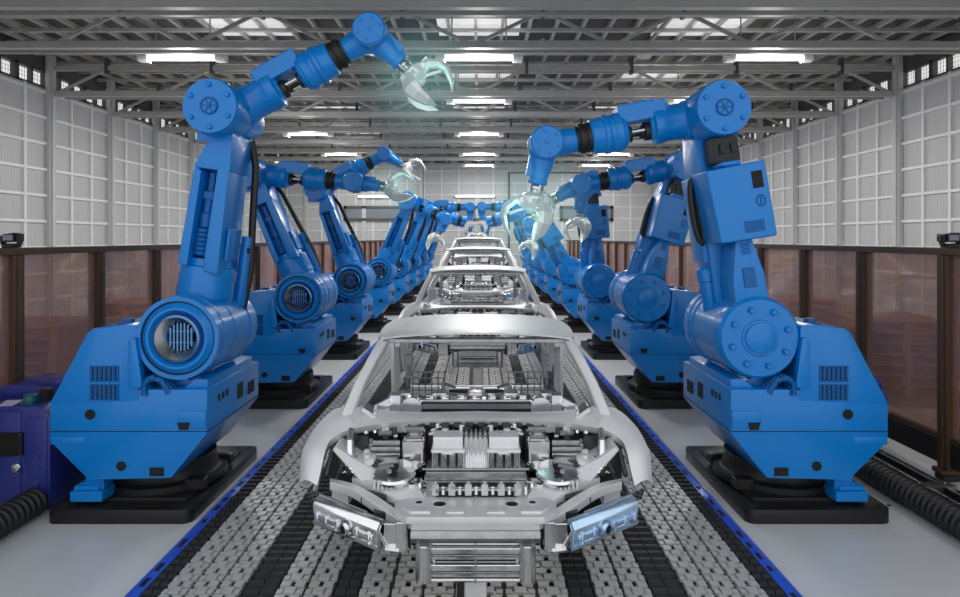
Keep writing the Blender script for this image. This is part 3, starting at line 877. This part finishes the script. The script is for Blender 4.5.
        m.bar((.555, 5.9 - DY, 1.3), (.6, 5.9 - DY, .72), .045, .05); m.bar((.6, 5.9 - DY, .74), (.7, 5.6 - DY, .62), .05, .05)
        m.bar((.5, 5.9 - DY, 1.26), (.6, 5.9 - DY, 1.2), .03, .03); m.box((.585, 5.86 - DY, .95), (.07, .06, .1)); m.cyl((.6, 5.85 - DY, .8), (.6, 5.85 - DY, .7), .03, seg=10)
        m.box((.56, 5.85 - DY, 1.22), (.06, .05, .08))
        cpart('belt_post', m, ['castm'], .004)
    m = CB(); m.bar((-.75, 7.22 - DY, .38), (.75, 7.22 - DY, .38), .08, .1); m.bar((-.8, 6.2 - DY, .36), (.8, 6.2 - DY, .36), .08, .06); m.bar((-.4, 6.2 - DY, .36), (-.4, 7.22 - DY, .38), .08, .06); m.bar((.4, 6.2 - DY, .36), (.4, 7.22 - DY, .38), .08, .06)
    cpart('rear_crossmember', m, ['body'], .006)
    # dashboard beam and baskets
    m = CB()
    m.pbox(-80, 80, 403.5, 409.5, 4.4, 4.45); m.pbox(-84, 84, 399.5, 402, 4.38, 4.5); m.cyl(CP(-82, 407, 4.5), CP(82, 407, 4.5), .03, seg=12)
    for k in range(9): m.pbox(-66 + k * 15.5, -58 + k * 15.5, 395, 399, 4.42, 4.5)
    for k in range(5): m.pbox(-80 + k * 36, -66 + k * 36, 393, 396, 4.46, 4.6)
    for s in (-1, 1):
        m.box(Vector((s * .52, 4.42 - DY, .93)), (.07, .1, .12)); m.box(Vector((s * .6, 4.35 - DY, .93)), (.12, .05, .05), Matrix.Rotation(.5 * s, 3, 'Y'))
        m.cyl((s * .42, 4.4 - DY, .9), (s * .42, 4.5 - DY, .9), .07, seg=16)
        m.box(Vector((s * .66, 4.25 - DY, .92)), (.1, .14, .03), Matrix.Rotation(-.6 * s, 3, 'Y'))
    cpart('dashboard_beam', m, ['chrome'], .003)
    m = CB()
    m.pbox(-70, 70, 402, 403.2, 4.37, 4.5); m.pbox(-82, 82, 410, 413, 4.4, 4.5)
    for k in range(12): m.pbox(-60 + k * 10, -56 + k * 10, 396.5, 398, 4.415, 4.5)
    cpart('dashboard_gap', m, ['darkm'])
    for s in (1, -1):
        m = CB(s); d = 5.0
        for k in range(6): m.cyl(CP(32 + k * 6.4, 371, d), CP(32 + k * 6.4, 394, d), .004, seg=6)
        for k in range(4): m.cyl(CP(32, 372 + k * 6, d), CP(64, 372 + k * 6, d), .004, seg=6)
        for k in range(6): m.cyl(CP(32 + k * 6.4, 383, d), CP(32 + k * 6.4, 392, d + .25), .004, seg=6)
        cpart('seat_frame', m, ['castm'])
        m = CB(s); m.tube([CP(32, 384, 5.0), CP(20, 388, 4.9), CP(6, 388, 4.9), CP(3, 391, 4.85), CP(10, 395, 4.8), CP(28, 394, 4.8), CP(36, 389, 4.9)], .012, 8, True)
        m.box(CP(18, 390, 5.05), (.14, .1, .03))
        cpart('seat_base', m, ['chrome'])
    # firewall, bay floor
    m = CB(); m.bb(-.82, .82, 4.25 - DY, 4.28 - DY, .5, .86); m.bb(-.74, .74, 3.8 - DY, 4.25 - DY, .42, .45)
    for k in range(18): m.box((-.64 + k * .075, 4.22 - DY, .845), (.045, .05, .03))
    for k in range(12): m.cyl((-.5 + k * .09, 4.22 - DY, .5), (-.5 + k * .09, 4.22 - DY, .82), .018, seg=8)
    cpart('firewall', m, ['darkm'], .003)
    # inner wing panels
    for s in (1, -1):
        m = CB(s); m.T = WT
        m.prism([(.50, .76), (.66, .84), (.74, .9), (.76, .88), (.6, .7), (.5, .7)], 'y', 3.55 - DY, 3.98 - DY)
        for k in range(5): m.bb(.54 + k * .015, .6 + k * .015, 3.6 - DY + .07 * k, 3.63 - DY + .07 * k, .8, .835 + k * .008)
        cpart('inner_wing', m, ['body'], .006)
        m = CB(s)
        q = [CP(116, 437, 3.75), CP(138, 478, 3.5), CP(150, 474, 3.52)]
        m.tube([CP(119, 436, 3.75), CP(138, 474, 3.5)], .013, 8); m.tube([CP(142, 446, 3.7), CP(150, 476, 3.52)], .016, 8)
        m.tube([CP(142, 446, 3.7), CP(126, 474, 3.52)], .014, 8); m.tube([CP(140, 448, 3.7), CP(134, 470, 3.55), CP(140, 478, 3.5)], .01, 6)
        m.bb(.65, .88, 4.1 - DY, 4.14 - DY, .5, .8)
        cpart('wing_brace', m, ['darkm'])
        # strut with spring
        m = CB(s); c = CP(126, 472, 3.6); tp = CP(126, 440, 3.68)
        m.cyl(c, c.lerp(tp, .5), .02, seg=12); m.cyl(c.lerp(tp, .45), tp, .032, .026, 14); m.cyl(tp, tp + Vector((.0, .05, .05)), .02, seg=10)
        n = 48; path = []
        for k in range(n + 1):
            t = k / n; p = c.lerp(tp, t * .5); a = t * 2 * PI * 5
            path.append(p + Vector((.04 * math.cos(a), .04 * math.sin(a), 0)))
        m.tube(path, .009, 6)
        cpart('spring_strut', m, ['chrome'])
        # strut tower cap
        m = CB(s); c = CP(82, 471, 3.55)
        m.lathe([(-.025, .125), (-.008, .128), (0, .122), (.006, .118), (.007, .1)], c, (0, -.25, 1), 30)
        m.mi(1); m.box(c + Vector((0, -.03, .02)), (.05, .04, .012)); m.box(c + Vector((-.01, .04, .02)), (.03, .03, .01)); m.mi(0)
        m.cyl(c + Vector((.02, -.06, .01)), c + Vector((.02, -.06, .03)), .016, seg=10)
        cpart('strut_tower', m, ['chrome', 'hole'], angle=30)
        # boxes and hoses beside the engine
        m = CB(s); m.pbox(52, 74, 441, 464, 3.75, 3.95); m.pbox(54, 70, 438, 442, 3.73, 3.9); m.pbox(50, 76, 463, 466, 3.72, 3.95)
        cpart('battery_box', m, ['chrome'], .006)
        m = CB(s)
        for k, (y0, w) in enumerate(((443, 28), (449, 30), (455, 28))):
            m.cyl(CP(76, y0, 3.8), CP(76 + w, y0, 3.75), .018, seg=10)
        m.pbox(78, 104, 457, 461, 3.7, 3.8); m.pbox(52, 80, 427, 433, 3.95, 4.0); m.pbox(84, 98, 431, 436, 3.9, 3.98)
        m.cyl(CP(62, 430, 3.93), CP(62, 436, 3.93), .05, seg=16)
        cpart('fluid_pipe', m, ['castm'], .003)
        # engine bank
        m = CB(s); m.pbox(13, 43, 437, 451, 3.72, 3.95); m.pbox(11, 45, 450, 453.5, 3.66, 3.95); m.pbox(22, 34, 451, 455, 3.64, 3.7)
        bank = cpart('engine_bank', m, ['body'], .008, 2)
        m = CB(s)
        for k in range(4): m.cyl(CP(15 + k * 8.6, 454, 3.69), CP(15 + k * 8.6, 468, 3.6), .02, seg=12)
        m.pbox(10, 45, 466, 469, 3.58, 3.75)
        cpart('exhaust_stub', m, ['chrome'], parent=bank)
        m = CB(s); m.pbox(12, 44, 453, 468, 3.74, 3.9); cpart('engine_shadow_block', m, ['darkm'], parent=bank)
        # front rails and perforated apron arms
        m = CB(s)
        def strip(a, b, w, t):
            rows = []
            for p, q in zip(a, b):
                rows.append([p, q, q + Vector((0, 0, -t)), p + Vector((0, 0, -t))])
            m.loft(rows, True); m.add(rows[0], [(0, 1, 2, 3)]); m.add(rows[-1], [(3, 2, 1, 0)])
        a = catmull([CP(146, 482, 3.52), CP(124, 489, 3.42), CP(98, 506, 3.22), CP(70, 524, 3.05)], 5)
        b = catmull([CP(146, 478, 3.6), CP(121, 484, 3.5), CP(92, 500, 3.3), CP(66, 519, 3.12)], 5)
        strip(a, b, .1, .05)
        cpart('wing_rail', m, ['body'], .003, angle=40)
        m = CB(s)
        a = catmull([CP(124, 478, 3.6), CP(104, 481, 3.5), CP(88, 492, 3.4), CP(58, 514, 3.2)], 5)
        b = catmull([CP(122, 474, 3.7), CP(92, 476, 3.62), CP(62, 481, 3.5), CP(50, 500, 3.3)], 5)
        strip(a, b, .1, .06)
        for k in range(5): m.box(CP(100 - k * 4, 482, 3.48) , (.012, .12, .05))
        cpart('front_rail', m, ['body'], .003, angle=40)
        # perforated bracket under the wing tip
        m = CB(s); m.mi(0); rows = []
        for t in [k / 12 for k in range(13)]:
            p = CP(170, 487, 3.48).lerp(CP(80, 527, 3.04), t); q = CP(166, 499, 3.48).lerp(CP(84, 535, 3.08), t)
            rows.append([p, q])
        m.loft(rows); m2 = m
        m.mi(1)
        for k in range(16):
            for r in range(3):
                t = (k + .5) / 17
                p = CP(170, 487, 3.48).lerp(CP(80, 527, 3.04), t); q = CP(166, 499, 3.48).lerp(CP(84, 535, 3.08), t)
                m.box(p.lerp(q, .2 + .3 * r) + Vector((0, -.006, 0)), (.012, .008, .008))
        cpart('perforated_bracket', m, ['castm', 'hole'])
        # headlamp carrier
        a = CP(97, 536, 2.98); b = CP(161, 510, 3.32); d = (b - a); L = d.length; d.normalize()
        X = d; Z = Vector((0, 0, 1)); Yv = Z.cross(X).normalized()
        m = CB(s); m.T = Matrix.Translation(a) @ Matrix((X, Yv if Yv.y > 0 else -Yv, Z)).transposed().to_4x4() @ Matrix.Diagonal((1, 1.187, 1.187, 1))
        sg = 1
        prof = [(.0, -.07), (-.014, .03), (.008, .058), (.04, .06), (.05, .04), (.05, -.06)]
        m.prism(prof, 'x', 0, L)
        m.prism([(-.012, -.062), (.0, -.062), (.0, -.045), (-.016, -.04)], 'x', 0, L)
        m.prism([(.02, .058), (.03, .068), (.042, .066), (.045, .05)], 'x', L * .25, L)
        for t0, t1, z in ((.06, .35, -.012), (.55, .9, -.012), (.1, .3, -.04), (.6, .85, -.038)): m.bb(L * t0, L * t1, -.022, 0, z - .01, z + .01)
        for t0 in (.12, .3, .6, .78, .92): m.bb(L * t0 - .012, L * t0 + .012, -.026, 0, -.03, .005)
        m.lathe([(-.04, .028), (-.03, .034), (.0, .036)], (L * .45, -.0, -.01), (0, 1, 0), 18)
        m.mi(1); m.lathe([(-.043, .022), (-.035, .022)], (L * .45, -.0, -.01), (0, 1, 0), 16)
        m.prism([(.01, -.05), (.0, .02), (.014, .045), (.034, .046), (.042, .03), (.042, -.045)], 'x', -.004, .02)
        for t0 in (.2, .7): m.bb(L * t0 - .012, L * t0 + .012, -.005, .0, .02, .04)
        hl = cpart('headlamp_carrier', m, ['bluereflect' if s > 0 else 'chrome', 'hole'], .004, label=None if s < 0 else 'bright headlamp carrier with painted bluish reflections')
        m = CB(s)
        m.pbox(69, 80, 523, 553, 2.96, 3.0); m.pbox(78, 92, 524, 553, 3.0, 3.03); m.pbox(69, 72, 523, 553, 2.94, 3.0)
        m.bar(CP(90, 548, 2.99), CP(76, 550, 2.97), .05, .012); m.bar(CP(98, 530, 3.0), CP(88, 548, 3.0), .02, .02)
        cpart('lamp_bracket', m, ['chrome'], .004, parent=hl)
        m = CB(s)
        m.pbox(60, 70, 512, 526, 3.12, 3.3); m.cyl(CP(64, 520, 3.1), CP(62, 545, 3.1), .012, seg=8); m.cyl(CP(67, 520, 3.1), CP(66, 548, 3.1), .01, seg=8)
        m.box(CP(100, 495, 3.5), (.14, .2, .05)); m.box(CP(90, 505, 3.4), (.1, .3, .04))
        cpart('side_duct', m, ['darkm'], .004)
        # small fittings crowded round the bay
        m = CB(s); rnd = random.Random(3)
        for (h0, h1, y0, y1, d, n) in ((46, 76, 424, 436, 3.97, 9), (78, 112, 426, 442, 3.93, 12), (48, 78, 466, 478, 3.62, 8), (98, 122, 456, 474, 3.62, 10), (50, 110, 483, 498, 3.45, 12), (8, 46, 426, 436, 3.96, 10)):
            for k in range(n):
                p = CP(rnd.uniform(h0, h1), rnd.uniform(y0, y1), d); t = rnd.random(); q = rnd.uniform(.008, .022)
                m.mi(rnd.choice((0, 0, 1, 2)))
                if t < .4: m.box(p, (q * 2.2, q * 2, q * 1.3), Matrix.Rotation(rnd.uniform(-.6, .6), 3, 'Z'))
                elif t < .7: m.cyl(p, p + Vector((0, rnd.uniform(-.02, .02), q * 2)), q, seg=10)
                else: m.cyl(p, p + Vector((rnd.uniform(-.09, .09), rnd.uniform(0, .05), rnd.uniform(-.01, .02))), q * .5, seg=8)
        car_parts_kind.add(cpart('bay_fittings', m, ['chrome', 'darkm', 'body']))
    # centre: ribbed tunnel, engine row
    m = CB()
    for k in range(5): m.pbox(-11 + k * 4.6, -8 + k * 4.6, 436, 468, 3.7, 3.95)
    m.pbox(-12, 12, 438, 469, 3.74, 3.95); m.pbox(-50, 50, 468, 473, 3.52, 3.75); m.pbox(-48, 48, 474, 480, 3.5, 3.6)
    cpart('engine_block', m, ['chrome'], .004)
    m = CB()
    m.pbox(-50, 50, 480, 500, 3.36, 3.5); m.pbox(-52, 52, 478.5, 481, 3.33, 3.5)
    cover = cpart('valve_cover', m, ['castm'], .006)
    m = CB()
    for k in range(6):
        h = -44 + k * 16.5
        m.pbox(h, h + 7, 484, 496, 3.33, 3.38); m.pbox(h + 2, h + 5, 481, 484, 3.32, 3.38)
        m.cyl(CP(h + 11.5, 486, 3.36), CP(h + 11.5, 495, 3.34), .012, seg=10)
    m.pbox(-46, 46, 488.5, 491, 3.335, 3.37)
    cpart('injector_rail', m, ['chrome'], .003, parent=cover)
    m = CB(); m.pbox(-40, 40, 483, 487, 3.35, 3.37); m.pbox(-40, 40, 492, 497, 3.35, 3.37); cpart('cover_gap', m, ['hole'], parent=cover)
    # front: upper support, grille stack
    m = CB(); m.T = FT
    top = [(-.36, 3.02), (-.30, 2.96), (.30, 2.96), (.36, 3.02), (.37, 3.14), (.26, 3.22), (.24, 3.3), (-.24, 3.3), (-.26, 3.22), (-.37, 3.14)]
    m.prism([(x, y - DY) for x, y in top], 'z', .755, .785)
    m.prism([(x * .93, y - DY + .02) for x, y in top], 'z', .72, .76)
    m.bb(-.003, .003, 2.965 - DY, 3.3 - DY, .784, .789)
    for s in (-1, 1):
        m.prism([(s * .05, 3.0 - DY), (s * .13, 3.0 - DY), (s * .12, 3.05 - DY), (s * .06, 3.05 - DY)], 'z', .784, .792)
        m.prism([(s * .2, 3.0 - DY), (s * .29, 3.0 - DY), (s * .33, 3.06 - DY), (s * .22, 3.05 - DY)], 'z', .784, .794)
        m.bb(s * .05, s * .24, 3.2 - DY, 3.27 - DY, .784, .8)
    m.mi(1)
    for s in (-1, 1): m.lathe([(0, .03), (.003, .03)], (s * .165, 3.1 - DY, .785), (0, 0, 1), 18); m.lathe([(0, .018), (.003, .018)], (s * .26, 3.12 - DY, .785), (0, 0, 1), 14)
    cpart('radiator_support', m, ['body', 'hole'], .008, 2)
    m = CB(); m.T = FT
    m.bb(-.265, .265, 2.99 - DY, 3.12 - DY, .655, .72); m.prism([(2.97 - DY, .72), (2.96 - DY, .69), (2.985 - DY, .66), (3.1 - DY, .66), (3.1 - DY, .72)], 'x', -.285, .285)
    cpart('bumper_beam', m, ['castm'], .008, 2)
    m = CB(); m.T = FT
    m.bb(-.19, .19, 3.0 - DY, 3.06 - DY, .505, .655)
    for z0, z1, y in ((.632, .65, 2.955), (.615, .632, 2.975), (.592, .606, 2.975), (.555, .578, 2.955), (.54, .555, 2.975), (.515, .53, 2.975), (.5, .512, 2.96)):
        m.bb(-.195, .195, y - DY, 3.03 - DY, z0, z1)
    m.bb(-.004, .004, 2.95 - DY, 3.0 - DY, .5, .655)
    m.mi(1)
    m.bb(-.18, .18, 2.985 - DY, 3.0 - DY, .606, .615); m.bb(-.18, .18, 2.985 - DY, 3.0 - DY, .578, .592); m.bb(-.18, .18, 2.985 - DY, 3.0 - DY, .53, .54)
    for s in (-1, 1):
        for z in (.641, .567): m.bb(s * .15 - .006, s * .15 + .006, 2.953 - DY, 2.97 - DY, z - .003, z + .003)
    cpart('grille', m, ['chrome', 'hole'], .003)
    for s in (1, -1):
        m = CB(s); m.T = FT; m.prism(rounded_rect(.19, .262, 2.945 - DY, 3.06 - DY, .02, 3), 'z', .498, .665)
        m.prism(rounded_rect(.2, .25, 2.935 - DY, 3.0 - DY, .012, 3), 'z', .51, .665)
        cpart('grille_post', m, ['chrome'], .004)
CAR_SP = 4.74; CAR_RISE = .21
build_car()
def make_car(k, label):
    x0, y0, z0 = -.018, DY + CAR_SP * k, CAR_RISE * k
    root = empty('unpainted_car', (x0, y0, z0 + .2))
    tag(root, label, 'car', 'bare metal car bodies on the line')
    obs = []
    for (name, me, par, lab) in car_parts:
        o = link(name, me, root if par is None else obs[par], (0, 0, -.2) if par is None else (0, 0, 0))
        if lab: o['label'] = lab
        if len(obs) in car_parts_kind: o['kind'] = 'stuff'
        obs.append(o)
    # carrier the body rides on
    zt = z0 + .23
    c = empty('car_carrier', (x0, y0, 0)); tag(c, ['pale steel carrier post under the nearest car body', 'pale steel carrier post under the second car body', 'steel carrier under the third car body',
         'steel carrier under the fourth car body', 'steel carrier under the farthest car body'][k], 'carrier', 'carriers under the car bodies')
    m = MB(); m.prism(rounded_rect(-.06, .06, .58, .7, .015, 3), 'z', .1, zt - .01)
    link('front_post', m.mesh('front_post', ['body'], .005), c)
    m = MB(); m.bb(-.05, .05, 3.1, 3.22, .1, zt + .09); link('rear_post', m.mesh('rear_post', ['castm'], .005), c)
    m = MB(); m.bb(-.6, .6, 3.13, 3.19, zt + .09, zt + .1); link('cross_bar', m.mesh('cross_bar', ['castm']), c)
    m = MB(); m.bb(-.042, .042, .5, 3.3, .015, .1)
    link('runner', m.mesh('runner', ['darkm'], .005), c)
    m = MB(); m.bb(-.04, .04, .65, 3.15, zt - .06, zt - .02); link('top_beam', m.mesh('top_beam', ['castm'], .005), c)
for k in range(4):
    make_car(k, ['bare silver car body nearest the camera with open engine bay', 'second bare car body, its front showing through the nearest windscreen opening', 'third bare car body from the camera on the conveyor', 'farthest bare car body on the conveyor, highest in the line'][k])

# ------------------------------------------------------------------ safety fences
WF = 3.9
PY = [5.62 + 1.225 * k for k in range(-2, 20)]
SIDEN = {-1: 'behind the ring motor robots', 1: 'behind the flat cap robots'}
for s in (-1, 1):
    X = s * 3.865 + .015
    post = MB(); post.bb(-.055, .055, -.065, .065, .1, 1.86); post.bb(-.065, .065, -.02, .02, .1, 1.86); post.bb(-.1, .1, -.065, .065, .06, .1)
    post_me = post.mesh('post', ['brown'], .006)
    g = MB(); L = 1.225 - .13
    g.bb(-.01, .01, .065, .065 + L, .36, 1.86); pane_me = g.mesh('pane', ['pane'])
    g = MB(); g.bb(-.06, .06, -.065, .065 + L, 1.86, 1.92); rail_me = g.mesh('top_rail', ['brown'], .004)
    g = MB(); g.bb(-.03, .03, .065, .065 + L, .32, .36); low_me = g.mesh('bottom_rail', ['brown'], .004)
    g = MB(); g.bb(-.03, .03, .065, .065 + L, .12, .32); kick_me = g.mesh('kick_plate', ['black'], .004)
    for i, y in enumerate(PY):
        if i == 0: lab = 'brown framed tinted fence panel nearest the camera ' + SIDEN[s]
        elif i == len(PY) - 1: lab = 'brown framed tinted fence panel at the back wall ' + SIDEN[s]
        else: lab = '%s brown framed tinted fence panel from the camera %s' % (ORD[i] if i < 21 else 'last', SIDEN[s])
        r = empty('fence_panel', (X, y, 0)); tag(r, lab, 'fence panel', 'tinted safety fence panels')
        link('post', post_me, r); link('pane', pane_me, r); link('top_rail', rail_me, r); link('bottom_rail', low_me, r); link('kick_plate', kick_me, r)
        f = MB(); f.bb(-.08, .08, -.06, .06, .001, .06); link('foot', f.mesh('foot', ['black'], .01), r)
    # flood light on the fence
    fl = empty('flood_light', (X, 5.6, 1.92))
    tag(fl, 'small black flood light on the fence rail ' + ('over the purple cabinet' if s < 0 else 'behind the flat cap robots'), 'flood light', 'flood lights on the fence')
    m = MB(); m.bb(-.05, .05, -.05, .05, 0, .03); m.bb(-.075, -.06, -.03, .03, .03, .09); m.bb(.06, .075, -.03, .03, .03, .09); m.bb(-.075, .075, -.02, .02, .02, .035)
    link('bracket', m.mesh('bracket', ['black'], .003), fl)
    m = MB(); m.prism([(-.05, .045), (-.05, .11), (.05, .125), (.05, .05)], 'y', -.045, .05)
    m.prism([(-.09, .05), (-.085, .1), (.08, .12), (.085, .06)], 'y', -.02, .03)
    for k in range(4): m.bb(-.06 + k * .035, -.05 + k * .035, .03, .08, .05, .115)
    hd = link('lamp_head', m.mesh('lamp_head', ['black'], .006), fl)
    m = MB(); m.bb(-.04, .04, -.049, -.044, .06, .105); link('lens', m.mesh('lens', ['grey']), hd)

# cable hoses along the fences
def hose(x, y0, y1, r, label):
    m = MB(); prof = []; t = 0; p = .06
    while t < y1 - y0:
        prof += [(t, r * .86), (t + .012, r), (t + .035, r), (t + .045, r * .86)]; t += p
    m.lathe(prof, (x, y0, r + .002), (0, 1, 0), 18)
    m.mi(1); m.lathe([(-.02, r * .7), (0, r * .9)], (x, y0, r + .002), (0, 1, 0), 18)
    tag(link('cable_hose', m.mesh('cable_hose', ['rubber', 'black'])), label, 'hose', 'black corrugated hoses')
hose(-3.2, 2.4, 4.92, .1, 'black corrugated hose ending in front of the purple cabinet')
hose(3.2, 2.6, 26, .1, 'long black corrugated hose on the floor beside the metal floor track')
# floor track beside the right fence: base with bright bars and clamps
t = empty('floor_track', (3.55, 0, 0)); tag(t, 'long floor track of bright metal bars between the hose and the fence', 'track')
m = MB(); m.bb(-.2, .2, 2.6, 28, .001, .03); link('track_bed', m.mesh('track_bed', ['darkm'], .004), t)
for k, (x, w, z) in enumerate(((-.16, .03, .06), (-.1, .02, .055), (-.03, .035, .06), (.05, .02, .075), (.11, .04, .06))):
    m = MB(); m.bb(x - w / 2, x + w / 2, 2.6, 28, .03, z); link('track_bar', m.mesh('track_bar', ['steel' if k % 2 == 0 else 'plate'], .004), t)
for k in range(18):
    y = 4.2 + k * 1.1
    m = MB(); m.bb(-.19, .14, y - .05, y + .05, .03, .085); m.cyl((-.12, y, .085), (-.12, y, .1), .016, seg=8); m.cyl((.08, y, .085), (.08, y, .1), .016, seg=8)
    link('track_clamp', m.mesh('track_clamp', ['castm'], .004), t)
t = empty('floor_track', (-3.6, 0, 0)); tag(t, 'floor track running behind the purple cabinet along the fence', 'track')
m = MB(); m.bb(-.1, .12, 7.4, 28, .001, .03); link('track_bed', m.mesh('track_bed', ['darkm'], .004), t)
for x in (-.06, 0, .07):
    m = MB(); m.bb(x - .012, x + .012, 7.4, 28, .03, .06); link('track_bar', m.mesh('track_bar', ['steel'], .004), t)

# ------------------------------------------------------------------ purple cabinets and drives
c = empty('electric_cabinet', (-3.47, 4.98, 0)); tag(c, 'purple electric cabinet with a black square socket beside the nearest robot', 'cabinet')
m = MB(); m.prism([(-.28, .03), (.33, .03), (.33, .7), (.24, .765), (-.28, .765)], 'y', 0, .75); m.bb(-.28, .12, -.012, .02, .05, .73); m.bb(.14, .31, -.01, .02, .08, .69)
link('body', m.mesh('body', ['purple'], .012, 2), c)
m = MB(); m.prism([(-.28, .76), (-.28, .84), (-.1, .86), (.1, .83), (.24, .765)], 'y', .3, .74); m.prism(rounded_rect(-.15, .18, .4, .7, .06), 'z', .8, .88); link('rear_housing', m.mesh('rear_housing', ['purple'], .02, 2), c)
m = MB(); m.bb(-.26, .3, .03, .7, .001, .04); link('plinth', m.mesh('plinth', ['black']), c)
m = MB(); m.bb(-.03, .14, -.03, 0, .41, .58); m.mi(1); m.bb(-.015, .125, -.036, -.02, .425, .565)
for (x, z) in ((-.02, .42), (.13, .42), (-.02, .57), (.13, .57)): m.mi(2); m.cyl((x, -.034, z), (x, -.02, z), .008, seg=8)
link('socket', m.mesh('socket', ['black', 'hole', 'steel'], .004), c)
m = MB(); m.lathe([(-.012, .034), (0, .036)], (.09, -.012, .32), (0, 1, 0), 18); m.box((.1, -.03, .325), (.06, .03, .025), Matrix.Rotation(.6, 3, 'Y')); m.cyl((.11, -.04, .31), (.11, -.02, .31), .015, seg=10)
link('latch_handle', m.mesh('latch_handle', ['steel'], .004), c)
for z in (.4, .32, .22):
    m = MB(); m.lathe([(-.006, .022), (0, .025)], (.24, -.01, z), (0, 1, 0), 14); link('button', m.mesh('button', ['purple']), c)
for (x, y) in ((.12, .1), (.2, .6)):
    m = MB(); z = .765 if y < .3 else .86; m.lathe([(0, .05), (.06, .05), (.07, .04)], (x, y, z), (0, 0, 1), 16); m.bb(x - .05, x + .05, y - .05, y + .05, z - .002, z + .025); link('plug', m.mesh('plug', ['teal'], .004), c)
m = MB(); m.bb(.16, .22, .14, .22, .76, .86); link('relay_box', m.mesh('relay_box', ['black'], .004), c)
m = MB(); m.add([(-.06, .01, .767), (.04, .015, .768), (.06, .12, .785), (0, .2, .77), (-.1, .16, .775)], [(0, 1, 2, 3, 4)])
tag(link('paper_sheet', m.mesh('paper_sheet', ['paper'], solid=.002), None, (-3.47, 4.98, .0)), 'crumpled white paper lying on the purple cabinet', 'paper')
# ------------------------------------------------------------------ timber pallets stored behind the fences
def pallet(x, y, z, label, rz):
    p = empty('pallet', (x, y, z)); p.rotation_euler.z = rz
    tag(p, label, 'pallet', 'pallets stacked beyond the fence')
    m = MB()
    for k in range(7): m.bb(-.55, .55, -.6 + k * .18, -.6 + k * .18 + .11, .11, .135)
    link('deck_board', m.mesh('deck_board', ['wood'], .003), p)
    m = MB()
    for xx in (-.5, 0, .5): m.bb(xx - .05, xx + .05, -.6, .6, .0, .11)
    link('bearer', m.mesh('bearer', ['wood'], .003), p)
n = 0
for s, spots in ((-1, [(-5.6, 8.6, 7, .1), (-6.4, 13.0, 6, -.1)]), (1, [(5.5, 9.2, 7, -.12), (6.3, 13.6, 6, .1)])):
    for j, (x, y, cnt, rz) in enumerate(spots):
        for k in range(cnt):
            pos = 'topmost' if k == cnt - 1 else ('bottom' if k == 0 else ORD[k])
            pos = pos + ' pallet' if pos in ('topmost', 'bottom') else pos + ' pallet up'
            pallet(x, y, .001 + k * .1352, '%s, %s timber stack beyond the fence %s' % (pos, 'nearer' if j == 0 else 'farther', SIDEN[s]), rz + random.uniform(-.03, .03))

# ------------------------------------------------------------------ teal glow added around the claws
def glow(p, r, name, label, e):
    L = bpy.data.lights.new('glow_point', 'POINT'); L.energy = e; L.color = (.45, 1, .92); L.shadow_soft_size = .12  # added point light that tints the claw teal
    o = bpy.data.objects.new('added_glow_light', L); COL.objects.link(o); o.location = p
    m = bpy.data.materials.new('painted_glow'); m.use_nodes = True; nt = m.node_tree  # emission volume imitating the teal glow, fading outwards
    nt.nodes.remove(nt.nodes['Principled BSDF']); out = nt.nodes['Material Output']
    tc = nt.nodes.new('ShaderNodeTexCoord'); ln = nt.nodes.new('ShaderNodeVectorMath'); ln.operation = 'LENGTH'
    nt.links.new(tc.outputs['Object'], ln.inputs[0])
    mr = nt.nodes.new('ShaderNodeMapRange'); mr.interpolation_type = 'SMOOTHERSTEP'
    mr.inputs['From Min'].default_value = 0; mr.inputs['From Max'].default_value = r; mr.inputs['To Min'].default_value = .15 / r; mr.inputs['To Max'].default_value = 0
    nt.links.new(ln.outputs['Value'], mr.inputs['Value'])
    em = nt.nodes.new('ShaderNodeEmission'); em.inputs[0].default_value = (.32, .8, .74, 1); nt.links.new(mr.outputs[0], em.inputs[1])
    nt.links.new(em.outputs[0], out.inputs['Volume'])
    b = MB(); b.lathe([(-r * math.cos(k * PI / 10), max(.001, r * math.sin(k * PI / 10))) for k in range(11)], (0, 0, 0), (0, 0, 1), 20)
    me = b.mesh('painted_glow_ball', ['claw']); me.materials.clear(); me.materials.append(m)
    tag(link('painted_glow_ball', me, None, p), label, 'glow', None, 'stuff')
glow(tips[0], .62, 'h', 'faint added teal glow around the claw raised under the roof', 1.2)
glow(tips[1], .62, 'h', 'faint added teal glow around the claws of the nearest flat cap robot', 1.8)
glow(tips[2], .45, 'h', 'faint added teal glow around the claw of the second ring motor robot', 1.2)

# ------------------------------------------------------------------ camera, world
cam = bpy.data.cameras.new('camera'); co = bpy.data.objects.new('camera', cam); COL.objects.link(co)
co.location = (0, 0, H); co.rotation_euler = (PI / 2, 0, 0)
cam.sensor_width = 36; cam.lens = F * 36 / 960
cam.shift_x = 1 / 960; cam.shift_y = -60.5 / 960
cam.clip_start = .05; cam.clip_end = 200
sc.camera = co
w = bpy.data.worlds.new('world'); sc.world = w; w.use_nodes = True
bg = w.node_tree.nodes['Background']; bg.inputs[0].default_value = (.93, .96, 1, 1); bg.inputs[1].default_value = 1.0
sc.view_settings.view_transform = 'Standard'; sc.view_settings.look = 'None'; sc.view_settings.gamma = 1
sc.view_settings.use_curve_mapping = False
sc.view_settings.exposure = 0.35
